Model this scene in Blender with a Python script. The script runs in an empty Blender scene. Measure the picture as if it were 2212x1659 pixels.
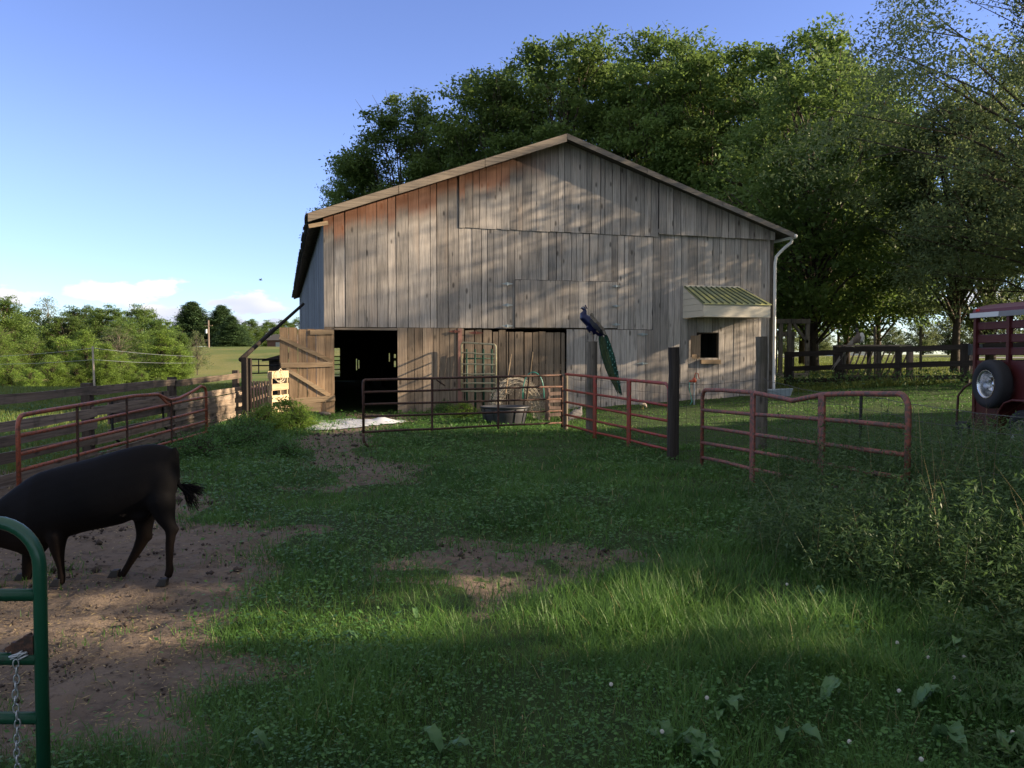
import bpy, bmesh, math, random
import numpy as np
from mathutils import Vector, Matrix

R = math.radians
SC = bpy.context.scene
COL = SC.collection

# ------------------------------------------------------------------ camera
CAM_H = 1.6
F_PX, CX, CY = 1814.0, 1106.0, 829.5          # focal length in units of a 2212 px wide frame
PITCH = math.atan(64.5 / F_PX)
cam_d = bpy.data.cameras.new('camera')
cam = bpy.data.objects.new('camera', cam_d)
COL.objects.link(cam)
cam.location = (0, 0, CAM_H)
cam.rotation_euler = (R(90) - PITCH, 0, 0)
cam_d.sensor_width = 36.0
cam_d.lens = 36.0 * F_PX / 2212.0
cam_d.clip_start = 0.05
cam_d.clip_end = 3000
SC.camera = cam
SC.render.resolution_x, SC.render.resolution_y = 1024, 768

# ------------------------------------------------------------------ light
SUN_EL = R(18.0)
SUN_DIR = Vector((math.cos(SUN_EL), -0.03, math.sin(SUN_EL)))     # towards the sun
SC.view_settings.view_transform = 'Standard'
SC.view_settings.look = 'None'
SC.view_settings.gamma = 1.0
SC.view_settings.exposure = 1.5
SC.view_settings.use_curve_mapping = False

world = bpy.data.worlds.new('World')
SC.world = world
world.use_nodes = True
wn, wl = world.node_tree.nodes, world.node_tree.links
wn.clear()
w_out = wn.new('ShaderNodeOutputWorld')
w_bg = wn.new('ShaderNodeBackground')
w_sky = wn.new('ShaderNodeTexSky')
w_sky.sky_type = 'NISHITA'
w_sky.sun_disc = False
w_sky.sun_elevation = SUN_EL
w_sky.sun_rotation = R(91.8)
w_sky.altitude = 200
w_sky.air_density = 1.0
w_sky.dust_density = 0.2
w_sky.ozone_density = 2.0
w_bg.inputs['Strength'].default_value = 0.105


def mnode(nt, op, a, b=None, c=None, clamp=False):
    n = nt.nodes.new('ShaderNodeMath')
    n.operation = op
    n.use_clamp = clamp
    for i, v in enumerate((a, b, c)):
        if v is None:
            continue
        if hasattr(v, 'links'):
            nt.links.new(v, n.inputs[i])
        else:
            n.inputs[i].default_value = v
    return n.outputs[0]


def mixc(nt, fac, a, b, mode='MIX'):
    n = nt.nodes.new('ShaderNodeMix')
    n.data_type = 'RGBA'
    n.blend_type = mode
    n.clamp_factor = True
    for sock, v in ((n.inputs[0], fac), (n.inputs[6], a), (n.inputs[7], b)):
        if hasattr(v, 'links'):
            nt.links.new(v, sock)
        elif isinstance(v, (int, float)):
            sock.default_value = v
        else:
            sock.default_value = tuple(v) + ((1,) if len(v) == 3 else ())
    return n.outputs[2]


def smooth(nt, x, lo, hi):
    n = nt.nodes.new('ShaderNodeMapRange')
    n.interpolation_type = 'SMOOTHSTEP'
    nt.links.new(x, n.inputs[0])
    n.inputs[1].default_value = lo
    n.inputs[2].default_value = hi
    return n.outputs[0]


def noise(nt, vec, scale, detail=4, rough=0.55, dist=0.0, out=0):
    n = nt.nodes.new('ShaderNodeTexNoise')
    n.inputs['Scale'].default_value = scale
    n.inputs['Detail'].default_value = detail
    n.inputs['Roughness'].default_value = rough
    n.inputs['Distortion'].default_value = dist
    if vec is not None:
        nt.links.new(vec, n.inputs['Vector'])
    return n.outputs[out]


# clouds: white puffs low over the horizon, a property of the sky by direction
W = world.node_tree
tc = wn.new('ShaderNodeTexCoord')
sep = wn.new('ShaderNodeSeparateXYZ')
wl.new(tc.outputs['Generated'], sep.inputs[0])
az = mnode(W, 'ARCTAN2', sep.outputs[0], sep.outputs[1])          # 0 = +Y, positive to +X
el = mnode(W, 'ARCSINE', sep.outputs[2])
cv = wn.new('ShaderNodeCombineXYZ')
wl.new(mnode(W, 'MULTIPLY', az, 14.0), cv.inputs[0])
wl.new(mnode(W, 'MULTIPLY', el, 34.0), cv.inputs[1])
cn = noise(W, cv.outputs[0], 1.6, 7, 0.55, 0.15)
cn2 = noise(W, cv.outputs[0], 0.55, 3, 0.5)
total = None
# (azimuth deg, elevation deg, half width deg, half height deg, weight)
for a0, e0, wa, we, amp in ((-24.6, 3.9, 3.6, 1.15, 1.0), (-22.5, 2.7, 5.0, 0.7, 0.85), (-30.6, 3.4, 2.3, 0.8, 0.95),
                            (-17.2, 3.2, 3.6, 1.1, .95), (-19, 2.1, 8.0, 0.8, 0.8), (-33, 2.6, 4, 0.7, 0.7),
                            (20, 4, 12, 1.6, 0.9), (60, 4, 9, 1.4, 0.9), (-60, 4.5, 9, 1.6, 0.9),
                            (-100, 4.5, 14, 1.8, 0.9), (140, 4.5, 14, 1.6, 0.9), (32, 3.2, 10, 1.2, 0.8)):
    dx = mnode(W, 'DIVIDE', mnode(W, 'SUBTRACT', az, R(a0)), R(wa * .85))
    dy = mnode(W, 'DIVIDE', mnode(W, 'SUBTRACT', el, R(e0)), R(we * .85))
    d2 = mnode(W, 'ADD', mnode(W, 'MULTIPLY', dx, dx), mnode(W, 'MULTIPLY', dy, dy))
    g = mnode(W, 'MULTIPLY', mnode(W, 'EXPONENT', mnode(W, 'MULTIPLY', d2, -0.8)), amp)
    total = g if total is None else mnode(W, 'MAXIMUM', total, g)
cm = mnode(W, 'ADD', mnode(W, 'MULTIPLY', total, 0.85), mnode(W, 'MULTIPLY', mnode(W, 'SUBTRACT', cn, 0.5), 1.5))
cm = smooth(W, cm, 0.42, 0.62)
cm = mnode(W, 'MULTIPLY', cm, smooth(W, total, 0.08, 0.4))
cshade = smooth(W, mnode(W, 'ADD', mnode(W, 'MULTIPLY', cn2, 0.7), mnode(W, 'MULTIPLY', el, 5.5)), 0.45, 0.78)
ccol = mixc(W, cshade, (2.5, 2.65, 3.3), (3.9, 3.7, 3.65))
hs = wn.new('ShaderNodeHueSaturation')
hs.inputs['Hue'].default_value = 0.52
hs.inputs['Saturation'].default_value = 1.1
hs.inputs['Value'].default_value = 1.0
wl.new(w_sky.outputs[0], hs.inputs['Color'])
tint = mixc(W, smooth(W, el, 0.0, 0.42), (0.58, 0.655, 0.98), (0.80, 0.78, 0.88))
bump = mnode(W, 'DIVIDE', mnode(W, 'SUBTRACT', el, 0.19), 0.11)
bump = mnode(W, 'EXPONENT', mnode(W, 'MULTIPLY', mnode(W, 'MULTIPLY', bump, bump), -1.0))
tint = mixc(W, bump, tint, mixc(W, 1.0, tint, (1.17, 1.12, 1.05), 'MULTIPLY'))
skyb = mixc(W, 1.0, hs.outputs[0], tint, 'MULTIPLY')
# added fill: unseen sky overhead and behind the camera brightened to lift the shade
sky_fill = mnode(W, 'MAXIMUM', smooth(W, el, R(26), R(48)), mnode(W, 'MULTIPLY', smooth(W, sep.outputs[1], 0.25, -0.25), smooth(W, el, R(2), R(14))))
sky_fill = mnode(W, 'MULTIPLY', sky_fill, mnode(W, 'ADD', 0.55, mnode(W, 'MULTIPLY', smooth(W, noise(W, tc.outputs['Generated'], 2.2, 5, 0.6), 0.4, 0.6), 0.45)))
skyb = mixc(W, sky_fill, skyb, (2.35, 2.4, 2.5))
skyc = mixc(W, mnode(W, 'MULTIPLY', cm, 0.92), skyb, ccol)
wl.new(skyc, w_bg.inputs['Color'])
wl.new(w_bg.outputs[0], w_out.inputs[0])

sun_d = bpy.data.lights.new('sun', 'SUN')
sun_d.energy = 5.0
sun_d.angle = R(0.6)
sun_d.color = (1.0, 0.80, 0.56)
sun = bpy.data.objects.new('sun', sun_d)
COL.objects.link(sun)
sun.rotation_euler = SUN_DIR.to_track_quat('Z', 'Y').to_euler()
sun.location = (60, 0, 40)

try:
    SC.cycles.max_bounces = 6
    SC.cycles.diffuse_bounces = 3
    SC.cycles.glossy_bounces = 2
    SC.cycles.transmission_bounces = 3
except Exception:
    pass


# ------------------------------------------------------------------ helpers
def tag(o, label=None, cat=None, group=None, kind=None):
    if label: o['label'] = label
    if cat: o['category'] = cat
    if group: o['group'] = group
    if kind: o['kind'] = kind
    return o


def thing(name, loc=(0, 0, 0), rz=0.0, label=None, cat=None, group=None):
    o = bpy.data.objects.new(name, None)
    o.empty_display_size = 0.2
    COL.objects.link(o)
    o.location = loc
    o.rotation_euler = (0, 0, rz)
    return tag(o, label, cat, group)


def link(name, me, parent=None):
    o = bpy.data.objects.new(name, me)
    COL.objects.link(o)
    if parent is not None:
        o.parent = parent
    return o


def fast_mesh(name, co, quads, mat, tone=None, uv=None, smooth_=False):
    """co (n,3) float, quads (m,4) or (m,3) int"""
    co = np.asarray(co, dtype=np.float32)
    quads = np.asarray(quads, dtype=np.int32)
    me = bpy.data.meshes.new(name)
    k = quads.shape[1]
    me.vertices.add(len(co))
    me.vertices.foreach_set('co', co.ravel())
    me.loops.add(quads.size)
    me.loops.foreach_set('vertex_index', quads.ravel())
    me.polygons.add(len(quads))
    me.polygons.foreach_set('loop_start', np.arange(0, quads.size, k, dtype=np.int32))
    me.polygons.foreach_set('loop_total', np.full(len(quads), k, dtype=np.int32))
    if smooth_:
        me.polygons.foreach_set('use_smooth', np.ones(len(quads), dtype=bool))
    if tone is not None:
        a = me.attributes.new('tone', 'FLOAT', 'FACE')
        a.data.foreach_set('value', np.asarray(tone, dtype=np.float32))
    if mat is not None:
        me.materials.append(mat)
    me.update()
    me.validate()
    return me


class MB:
    """collects shapes and builds ONE mesh object"""

    def __init__(self):
        self.v, self.f, self.t, self.uv = [], [], [], []

    def add(self, vs, fs, tone=0.5, uvs=None):
        b = len(self.v)
        self.v += [tuple(p) for p in vs]
        for i, f in enumerate(fs):
            self.f.append([b + k for k in f])
            self.t.append(tone)
            self.uv.append([uvs[k] for k in f] if uvs else [(0, 9)] * len(f))
        return self

    def hexa(self, p, tone=0.5, uvs=None):
        """8 points: bottom 4 ccw, top 4 ccw"""
        return self.add(p, [(3, 2, 1, 0), (4, 5, 6, 7), (0, 1, 5, 4), (1, 2, 6, 5), (2, 3, 7, 6), (3, 0, 4, 7)], tone, uvs)

    def box(self, x0, x1, y0, y1, z0, z1, tone=0.5):
        if x0 > x1: x0, x1 = x1, x0
        if y0 > y1: y0, y1 = y1, y0
        if z0 > z1: z0, z1 = z1, z0
        return self.hexa([(x0, y0, z0), (x1, y0, z0), (x1, y1, z0), (x0, y1, z0),
                          (x0, y0, z1), (x1, y0, z1), (x1, y1, z1), (x0, y1, z1)], tone)

    def bar(self, a, b, w, h, tone=0.5, up=(0, 0, 1), seg=1, wob=0.0, rng=random):
        """rectangular bar from a to b, w across, h along up; wob = ragged old timber"""
        a, b = Vector(a), Vector(b)
        d = (b - a).normalized()
        up = Vector(up)
        s = d.cross(up)
        if s.length < 1e-4:
            s = d.cross(Vector((1, 0, 0)))
        s.normalize()
        u = s.cross(d).normalized()
        rings = []
        for i in range(seg + 1):
            c = a.lerp(b, i / seg)
            hw, hh = w / 2, h / 2
            o1 = (rng.random() - .5) * wob
            o2 = (rng.random() - .5) * wob
            rings.append([c + s * sx * hw + u * (sz * hh + (o1 if sz > 0 else o2)) for sx, sz in ((-1, -1), (1, -1), (1, 1), (-1, 1))])
        vs = [p for r in rings for p in r]
        fs = [(3, 2, 1, 0)]
        for i in range(seg):
            o = i * 4
            for k in range(4):
                fs.append((o + k, o + (k + 1) % 4, o + 4 + (k + 1) % 4, o + 4 + k))
        o = seg * 4
        fs.append((o, o + 1, o + 2, o + 3))
        return self.add(vs, fs, tone)

    def tube(self, pts, r, n=8, tone=0.5, closed=False, cap=True, squash=None):
        pts = [Vector(p) for p in pts]
        m = len(pts)
        rad = r if isinstance(r, (list, tuple)) else [r] * m
        vs, fs = [], []
        prev = None
        for i, p in enumerate(pts):
            if closed:
                d = pts[(i + 1) % m] - pts[(i - 1) % m]
            else:
                d = pts[min(i + 1, m - 1)] - pts[max(i - 1, 0)]
            if d.length < 1e-9:
                d = Vector((0, 0, 1))
            d.normalize()
            if prev is None:
                s = d.cross(Vector((0, 0, 1)))
                if s.length < 0.05:
                    s = d.cross(Vector((1, 0, 0)))
            else:
                s = prev - d * prev.dot(d)
            s.normalize()
            prev = s
            t = d.cross(s)
            for k in range(n):
                a = 2 * math.pi * k / n
                ca, sa = math.cos(a), math.sin(a)
                if squash:
                    ca *= squash
                vs.append(p + s * (ca * rad[i]) + t * (sa * rad[i]))
        for i in range(m if closed else m - 1):
            j = (i + 1) % m
            for k in range(n):
                fs.append((i * n + k, i * n + (k + 1) % n, j * n + (k + 1) % n, j * n + k))
        if cap and not closed:
            fs.append(tuple(reversed(range(n))))
            fs.append(tuple((m - 1) * n + k for k in range(n)))
        return self.add(vs, fs, tone)

    def ell(self, c, r, n=14, m=9, tone=0.5, rot=None):
        c = Vector(c)
        r = (r, r, r) if isinstance(r, (int, float)) else r
        vs, fs = [], []
        for i in range(m + 1):
            th = math.pi * i / m
            for k in range(n):
                a = 2 * math.pi * k / n
                p = Vector((r[0] * math.sin(th) * math.cos(a), r[1] * math.sin(th) * math.sin(a), r[2] * math.cos(th)))
                if rot is not None:
                    p = rot @ p
                vs.append(c + p)
        for i in range(m):
            for k in range(n):
                fs.append((i * n + k, i * n + (k + 1) % n, (i + 1) * n + (k + 1) % n, (i + 1) * n + k))
        return self.add(vs, fs, tone)

    def build(self, name, mat, parent=None, smooth_=False, uv=False, bevel=0.0):
        me = bpy.data.meshes.new(name)
        me.from_pydata(self.v, [], self.f)
        a = me.attributes.new('tone', 'FLOAT', 'FACE')
        a.data.foreach_set('value', np.asarray(self.t, dtype=np.float32))
        if uv:
            l = me.uv_layers.new(name='UVMap')
            flat = [c for f in self.uv for p in f for c in p]
            l.data.foreach_set('uv', np.asarray(flat, dtype=np.float32))
        if smooth_:
            me.polygons.foreach_set('use_smooth', np.ones(len(me.polygons), dtype=bool))
        me.materials.append(mat)
        me.update()
        bm_ = bmesh.new()
        bm_.from_mesh(me)
        bmesh.ops.recalc_face_normals(bm_, faces=bm_.faces)
        bm_.to_mesh(me)
        bm_.free()
        o = link(name, me, parent)
        if bevel:
            md = o.modifiers.new('bevel', 'BEVEL')
            md.width = bevel
            md.segments = 2
            md.limit_method = 'ANGLE'
        return o


def ray(px, py):
    dx, dy = (px - CX) / F_PX, -(py - CY) / F_PX
    ca, sa = math.cos(PITCH), math.sin(PITCH)
    return Vector((dx, ca + dy * sa, -sa + dy * ca))


def W3(px, py, Y):
    """a place seen at px,py of the photograph, Y metres away"""
    r = ray(px, py)
    return Vector((0, 0, CAM_H)) + r * (Y / r.y)


def sst(x, a, b):
    t = np.clip((x - a) / (b - a), 0, 1)
    return t * t * (3 - 2 * t)


def _h(ix, iy, s):
    n = np.sin(ix * 127.1 + iy * 311.7 + s * 74.7) * 43758.5453
    return n - np.floor(n)


def vnoise(x, y, scale, seed=0):
    x = np.asarray(x, dtype=float) * scale
    y = np.asarray(y, dtype=float) * scale
    ix, iy = np.floor(x), np.floor(y)
    fx, fy = x - ix, y - iy
    fx, fy = fx * fx * (3 - 2 * fx), fy * fy * (3 - 2 * fy)
    return (_h(ix, iy, seed) * (1 - fx) * (1 - fy) + _h(ix + 1, iy, seed) * fx * (1 - fy)
            + _h(ix, iy + 1, seed) * (1 - fx) * fy + _h(ix + 1, iy + 1, seed) * fx * fy)


def fbm(x, y, scale, seed=0, o=3):
    s, a, t = 0, 1.0, 0
    for i in range(o):
        s = s + a * vnoise(x, y, scale * 2 ** i, seed + i * 13)
        t += a
        a *= .5
    return s / t


def gz(x, y):
    x = np.asarray(x, dtype=float)
    y = np.asarray(y, dtype=float)
    right = 0.055 * np.clip(x - 1, 0, 13.5) * sst(y, 6, 19)
    far_r = 0.55 * sst(y, 32, 110)
    far_l = 3.0 * sst(y, 48, 175)
    t = sst(x, -14, 6)
    z = right + far_r * t + far_l * (1 - t)
    z = z - 1.9 * sst(y, 34, 72) * (1 - sst(y, 88, 150)) * (1 - sst(x, -26, -10))
    near = (1 - sst(y, 30, 60))
    z = z + near * ((fbm(x, y, 0.45, 3) - .5) * 0.11 + (vnoise(x, y, 1.9, 5) - .5) * 0.045)
    z = z + (1 - near) * (fbm(x, y, 0.05, 7) - .5) * 0.5
    return z


def gzf(x, y):
    return float(gz(x, y))


def G(px, py, dz=0.0):
    """ground point seen at px,py"""
    z = dz
    for _ in range(12):
        r = ray(px, py)
        t = (z - CAM_H) / r.z
        p = Vector((0, 0, CAM_H)) + r * t
        z = gzf(p.x, p.y) + dz
    return Vector((p.x, p.y, z))


# ------------------------------------------------------------------ materials
MATS = {}


def new_mat(name):
    m = bpy.data.materials.new(name)
    m.use_nodes = True
    nt = m.node_tree
    b = nt.nodes['Principled BSDF']
    return m, nt, b


def mat_paint(name, col, rough=0.5, metal=0.0, var=0.25, scale=6.0, col2=None, thr=(0.5, 0.65), bump=0.0, spec=0.5, bscale=40):
    """painted / plain surface with procedural wear: col2 shows through in patches"""
    m, nt, b = new_mat(name)
    t = nt.nodes.new('ShaderNodeTexCoord').outputs['Object']
    n1 = noise(nt, t, scale, 5, 0.6)
    dark = tuple(c * (1 - var) for c in col)
    lite = tuple(min(1, c * (1 + var * .6)) for c in col)
    c = mixc(nt, n1, dark, lite)
    if col2:
        n2 = noise(nt, t, scale * 2.3, 6, 0.65)
        c = mixc(nt, smooth(nt, n2, *thr), c, col2)
    nt.links.new(c, b.inputs['Base Color'])
    b.inputs['Roughness'].default_value = rough
    b.inputs['Metallic'].default_value = metal
    b.inputs['Specular IOR Level'].default_value = spec
    if bump:
        bp = nt.nodes.new('ShaderNodeBump')
        bp.inputs['Strength'].default_value = bump
        bp.inputs['Distance'].default_value = 0.01
        nt.links.new(noise(nt, t, bscale, 4, 0.6), bp.inputs['Height'])
        nt.links.new(bp.outputs[0], b.inputs['Normal'])
    return m


def mat_wood(name, lite, dark, axis='z', fresh=None, moss=None, rough=0.85, knots=True, tvar=0.45, bumps=0.5):
    m, nt, b = new_mat(name)
    t = nt.nodes.new('ShaderNodeTexCoord').outputs['Object']
    at = nt.nodes.new('ShaderNodeAttribute')
    at.attribute_name = 'tone'
    tone = at.outputs['Fac']
    off = nt.nodes.new('ShaderNodeCombineXYZ')
    for i, k in enumerate((91.0, 57.0, 33.0)):
        nt.links.new(mnode(nt, 'MULTIPLY', tone, k), off.inputs[i])
    add = nt.nodes.new('ShaderNodeVectorMath')
    add.operation = 'ADD'
    nt.links.new(t, add.inputs[0])
    nt.links.new(off.outputs[0], add.inputs[1])
    v = add.outputs[0]

    def stretch(s_across, s_along):
        mp = nt.nodes.new('ShaderNodeMapping')
        mp.vector_type = 'POINT'
        sc = [s_across] * 3
        sc['xyz'.index(axis)] = s_along
        mp.inputs['Scale'].default_value = sc
        nt.links.new(v, mp.inputs['Vector'])
        return mp.outputs[0]
    g1 = noise(nt, stretch(30, 1.0), 1.0, 6, 0.65, 0.4)
    g2 = noise(nt, stretch(85, 2.2), 1.0, 4, 0.7)
    big = noise(nt, stretch(2.4, 0.7), 1.0, 4, 0.6)
    grain = mnode(nt, 'ADD', mnode(nt, 'MULTIPLY', g1, 0.6), mnode(nt, 'MULTIPLY', g2, 0.4))
    c = mixc(nt, smooth(nt, grain, 0.32, 0.62), dark, lite)
    # weathered blotches
    c = mixc(nt, mnode(nt, 'MULTIPLY', smooth(nt, big, 0.5, 0.72), 0.45), c, tuple(x * .55 for x in dark))
    warm = noise(nt, stretch(3.5, 0.5), 1.0, 3, 0.5, out=0)
    c = mixc(nt, mnode(nt, 'MULTIPLY', smooth(nt, warm, 0.52, 0.75), 0.3), c, (lite[0] * 1.05, lite[1] * .88, lite[2] * .74))
    if knots:
        vo = nt.nodes.new('ShaderNodeTexVoronoi')
        vo.inputs['Scale'].default_value = 1.0
        nt.links.new(stretch(4.2, 1.6), vo.inputs['Vector'])
        kn = smooth(nt, mnode(nt, 'ADD', vo.outputs['Distance'], mnode(nt, 'MULTIPLY', g1, 0.12)), 0.24, 0.13)
        c = mixc(nt, mnode(nt, 'MULTIPLY', kn, 0.8), c, tuple(x * .3 for x in dark))
    tv = mnode(nt, 'ADD', 1.0 - tvar / 2, mnode(nt, 'MULTIPLY', tone, tvar))
    mul = nt.nodes.new('ShaderNodeVectorMath')
    mul.operation = 'SCALE'
    nt.links.new(c, mul.inputs[0])
    nt.links.new(tv, mul.inputs['Scale'])
    c = mul.outputs[0]
    if fresh:
        uv = nt.nodes.new('ShaderNodeUVMap').outputs[0]
        s = nt.nodes.new('ShaderNodeSeparateXYZ')
        nt.links.new(uv, s.inputs[0])
        drop = s.outputs[1]                   # metres below the roof line
        reach = mnode(nt, 'ADD', 0.30, mnode(nt, 'MULTIPLY', tone, 0.4))
        reach = mnode(nt, 'ADD', reach, mnode(nt, 'MULTIPLY', mnode(nt, 'SUBTRACT', g1, 0.5), 0.55))
        f = mnode(nt, 'SUBTRACT', reach, drop)
        f = smooth(nt, f, -0.26, 0.22)
        side = smooth(nt, s.outputs[0], 6.9, 4.6)
        f = mnode(nt, 'MULTIPLY', f, mnode(nt, 'ADD', mnode(nt, 'MULTIPLY', side, 0.8), 0.12))
        c = mixc(nt, mnode(nt, 'MULTIPLY', f, 0.88), c, mixc(nt, g1, tuple(x * .45 for x in fresh), fresh))
        rim = mnode(nt, 'SUBTRACT', mnode(nt, 'ADD', reach, 0.22), drop)
        rf = mnode(nt, 'MULTIPLY', smooth(nt, rim, -0.12, 0.1), mnode(nt, 'SUBTRACT', 1.0, f))
        c = mixc(nt, mnode(nt, 'MULTIPLY', mnode(nt, 'MULTIPLY', rf, side), 0.45), c, tuple(x * .35 for x in dark))
    if moss:
        mo = noise(nt, v, 3.0, 5, 0.6)
        c = mixc(nt, mnode(nt, 'MULTIPLY', smooth(nt, mo, 0.5, 0.7), 0.6), c, moss)
    nt.links.new(c, b.inputs['Base Color'])
    b.inputs['Roughness'].default_value = rough
    b.inputs['Specular IOR Level'].default_value = 0.25
    bp = nt.nodes.new('ShaderNodeBump')
    bp.inputs['Strength'].default_value = bumps
    bp.inputs['Distance'].default_value = 0.006
    nt.links.new(grain, bp.inputs['Height'])
    nt.links.new(bp.outputs[0], b.inputs['Normal'])
    return m


def mat_leaf(name, c1, c2, trans=0.35, rough=0.55, tcol=None, straw=None, vary=False):
    m, nt, b = new_mat(name)
    at = nt.nodes.new('ShaderNodeAttribute')
    at.attribute_name = 'tone'
    c = mixc(nt, at.outputs['Fac'], c1, c2)
    t = nt.nodes.new('ShaderNodeTexCoord').outputs['Object']
    n1 = noise(nt, t, 0.7, 3, 0.5)
    c = mixc(nt, mnode(nt, 'MULTIPLY', n1, 0.45), c, tuple(x * 1.3 for x in c2))
    oi = nt.nodes.new('ShaderNodeObjectInfo')
    sc_ = nt.nodes.new('ShaderNodeVectorMath')
    sc_.operation = 'SCALE'
    nt.links.new(c, sc_.inputs[0])
    nt.links.new(mnode(nt, 'ADD', 0.70, mnode(nt, 'MULTIPLY', oi.outputs['Random'], 0.52)) if vary else mnode(nt, 'ADD', 1.0, 0.0), sc_.inputs['Scale'])
    c = sc_.outputs[0]
    if straw:
        c = mixc(nt, smooth(nt, at.outputs['Fac'], .93, .97), c, straw)
    nt.links.new(c, b.inputs['Base Color'])
    b.inputs['Roughness'].default_value = rough
    b.inputs['Specular IOR Level'].default_value = 0.3
    tr = nt.nodes.new('ShaderNodeBsdfTranslucent')
    tc2 = mixc(nt, 0.35, c, tcol or tuple((x + .02) * 1.9 for x in c2))
    nt.links.new(tc2, tr.inputs['Color'])
    mx = nt.nodes.new('ShaderNodeMixShader')
    mx.inputs[0].default_value = trans
    nt.links.new(b.outputs[0], mx.inputs[1])
    nt.links.new(tr.outputs[0], mx.inputs[2])
    nt.links.new(mx.outputs[0], nt.nodes['Material Output'].inputs[0])
    return m


M = {
    'barn': mat_wood('weathered_barn_boards', (0.44, 0.398, 0.36), (0.185, 0.17, 0.158), 'z', fresh=(0.28, 0.10, 0.045), tvar=.5),
    'barn_lo': mat_wood('lower_barn_boards', (0.33, 0.255, 0.185), (0.14, 0.108, 0.082), 'z', tvar=.6),
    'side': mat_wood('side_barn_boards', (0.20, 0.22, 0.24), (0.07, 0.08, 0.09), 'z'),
    'doorw': mat_wood('door_boards', (0.36, 0.25, 0.155), (0.14, 0.095, 0.06), 'z'),
    'doorx': mat_wood('brace_boards', (0.34, 0.25, 0.16), (0.16, 0.115, 0.07), 'x'),
    'barge': mat_wood('barge_boards', (0.30, 0.245, 0.19), (0.12, 0.10, 0.08), 'x', knots=False),
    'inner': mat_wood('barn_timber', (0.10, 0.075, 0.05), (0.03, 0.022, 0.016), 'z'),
    'fence': mat_wood('fence_boards', (0.25, 0.195, 0.15), (0.07, 0.055, 0.045), 'x', moss=(0.05, 0.05, 0.035), tvar=.9),
    'fencep': mat_wood('fence_posts', (0.10, 0.075, 0.06), (0.03, 0.023, 0.02), 'z', moss=(0.035, 0.04, 0.025)),
    'blackf': mat_wood('dark_fence_boards', (0.045, 0.036, 0.03), (0.016, 0.013, 0.011), 'x', knots=False),
    'blackp': mat_wood('dark_fence_posts', (0.05, 0.04, 0.034), (0.017, 0.014, 0.012), 'z', knots=False),
    'pallet': mat_wood('new_pallet_wood', (0.50, 0.385, 0.25), (0.34, 0.25, 0.15), 'x', knots=False),
    'pallet2': mat_wood('grey_pallet_wood', (0.30, 0.21, 0.17), (0.15, 0.10, 0.08), 'z', knots=False),
    'bark': mat_wood('bark', (0.085, 0.065, 0.05), (0.025, 0.02, 0.016), 'z', knots=False, bumps=1.0),
    'bark2': mat_wood('pale_bark', (0.16, 0.13, 0.11), (0.06, 0.05, 0.04), 'z', knots=False),
    'post': mat_wood('treated_post', (0.17, 0.145, 0.115), (0.06, 0.052, 0.042), 'z', moss=(0.05, 0.055, 0.03)),
    'roof': mat_paint('old_roof', (0.05, 0.045, 0.042), 0.8, 0, 0.4, 4, bump=.5),
    'redg': mat_paint('red_gate_paint', (0.30, 0.028, 0.016), 0.45, 0, .3, 9, (0.12, 0.045, 0.025), (0.49, 0.60)),
    'orang': mat_paint('faded_orange_gate_paint', (0.36, 0.095, 0.05), 0.5, 0, .3, 9, (0.16, 0.06, 0.035), (0.47, 0.60)),
    'pinkg': mat_paint('faded_pink_gate_paint', (0.27, 0.080, 0.050), 0.6, 0, .35, 11, (0.10, 0.055, 0.04), (0.44, 0.58)),
    'rust': mat_paint('rusty_steel', (0.10, 0.045, 0.028), 0.7, 0.2, .4, 14, (0.035, 0.02, 0.015), (0.45, 0.6), bump=.3),
    'green': mat_paint('green_gate_enamel', (0.012, 0.075, 0.042), 0.28, 0, .18, 5, (0.02, 0.045, 0.03), (0.6, 0.72), bump=.08),
    'oliv': mat_paint('faded_green_paint', (0.40, 0.37, 0.24), 0.55, 0, .3, 9, (0.26, 0.14, 0.07), (0.55, 0.66)),
    'blacks': mat_paint('black_steel', (0.018, 0.017, 0.017), 0.5, 0.3, .3, 8),
    'galv': mat_paint('galvanised_steel', (0.42, 0.44, 0.46), 0.45, 0.7, .25, 14),
    'dgalv': mat_paint('dull_wire', (0.09, 0.085, 0.08), 0.6, 0.3, .3, 30),
    'white': mat_paint('white_metal', (0.66, 0.66, 0.64), 0.45, 0, .12, 5),
    'cream': mat_paint('cream_siding', (0.62, 0.57, 0.47), 0.5, 0, .14, 5),
    'tubm': mat_paint('black_rubber', (0.028, 0.03, 0.038), 0.5, 0, .3, 8),
    'plastic': mat_paint('white_plastic', (0.55, 0.57, 0.62), 0.35, 0, .2, 7),
    'hinge': mat_paint('zinc_hinge', (0.45, 0.50, 0.52), 0.4, 0.6, .2, 12),
    'rhinge': mat_paint('rusty_hinge', (0.20, 0.07, 0.05), 0.6, 0.2, .3, 12),
    'trailer': mat_paint('maroon_trailer_paint', (0.075, 0.013, 0.013), 0.42, 0, .22, 3, (0.09, 0.03, 0.022), (0.6, 0.72)),
    'tyre': mat_paint('tyre_rubber', (0.018, 0.018, 0.020), 0.8, 0, .3, 20),
    'chrome': mat_paint('chrome_rim', (0.62, 0.63, 0.64), 0.25, 0.9, .15, 9),
    'dark': mat_paint('dark_void', (0.006, 0.006, 0.006), 0.95),
    'hose': mat_paint('teal_hose', (0.03, 0.22, 0.18), 0.4),
    'hydr': mat_paint('red_hydrant', (0.42, 0.07, 0.03), 0.45),
    'rope': mat_paint('cream_rope', (0.60, 0.52, 0.38), 0.8),
    'cowskin': None,
}


# ------------------------------------------------------------------ dirt areas
def poly_world(pts):
    return [(G(x, y).x, G(x, y).y) for x, y in pts]


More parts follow.
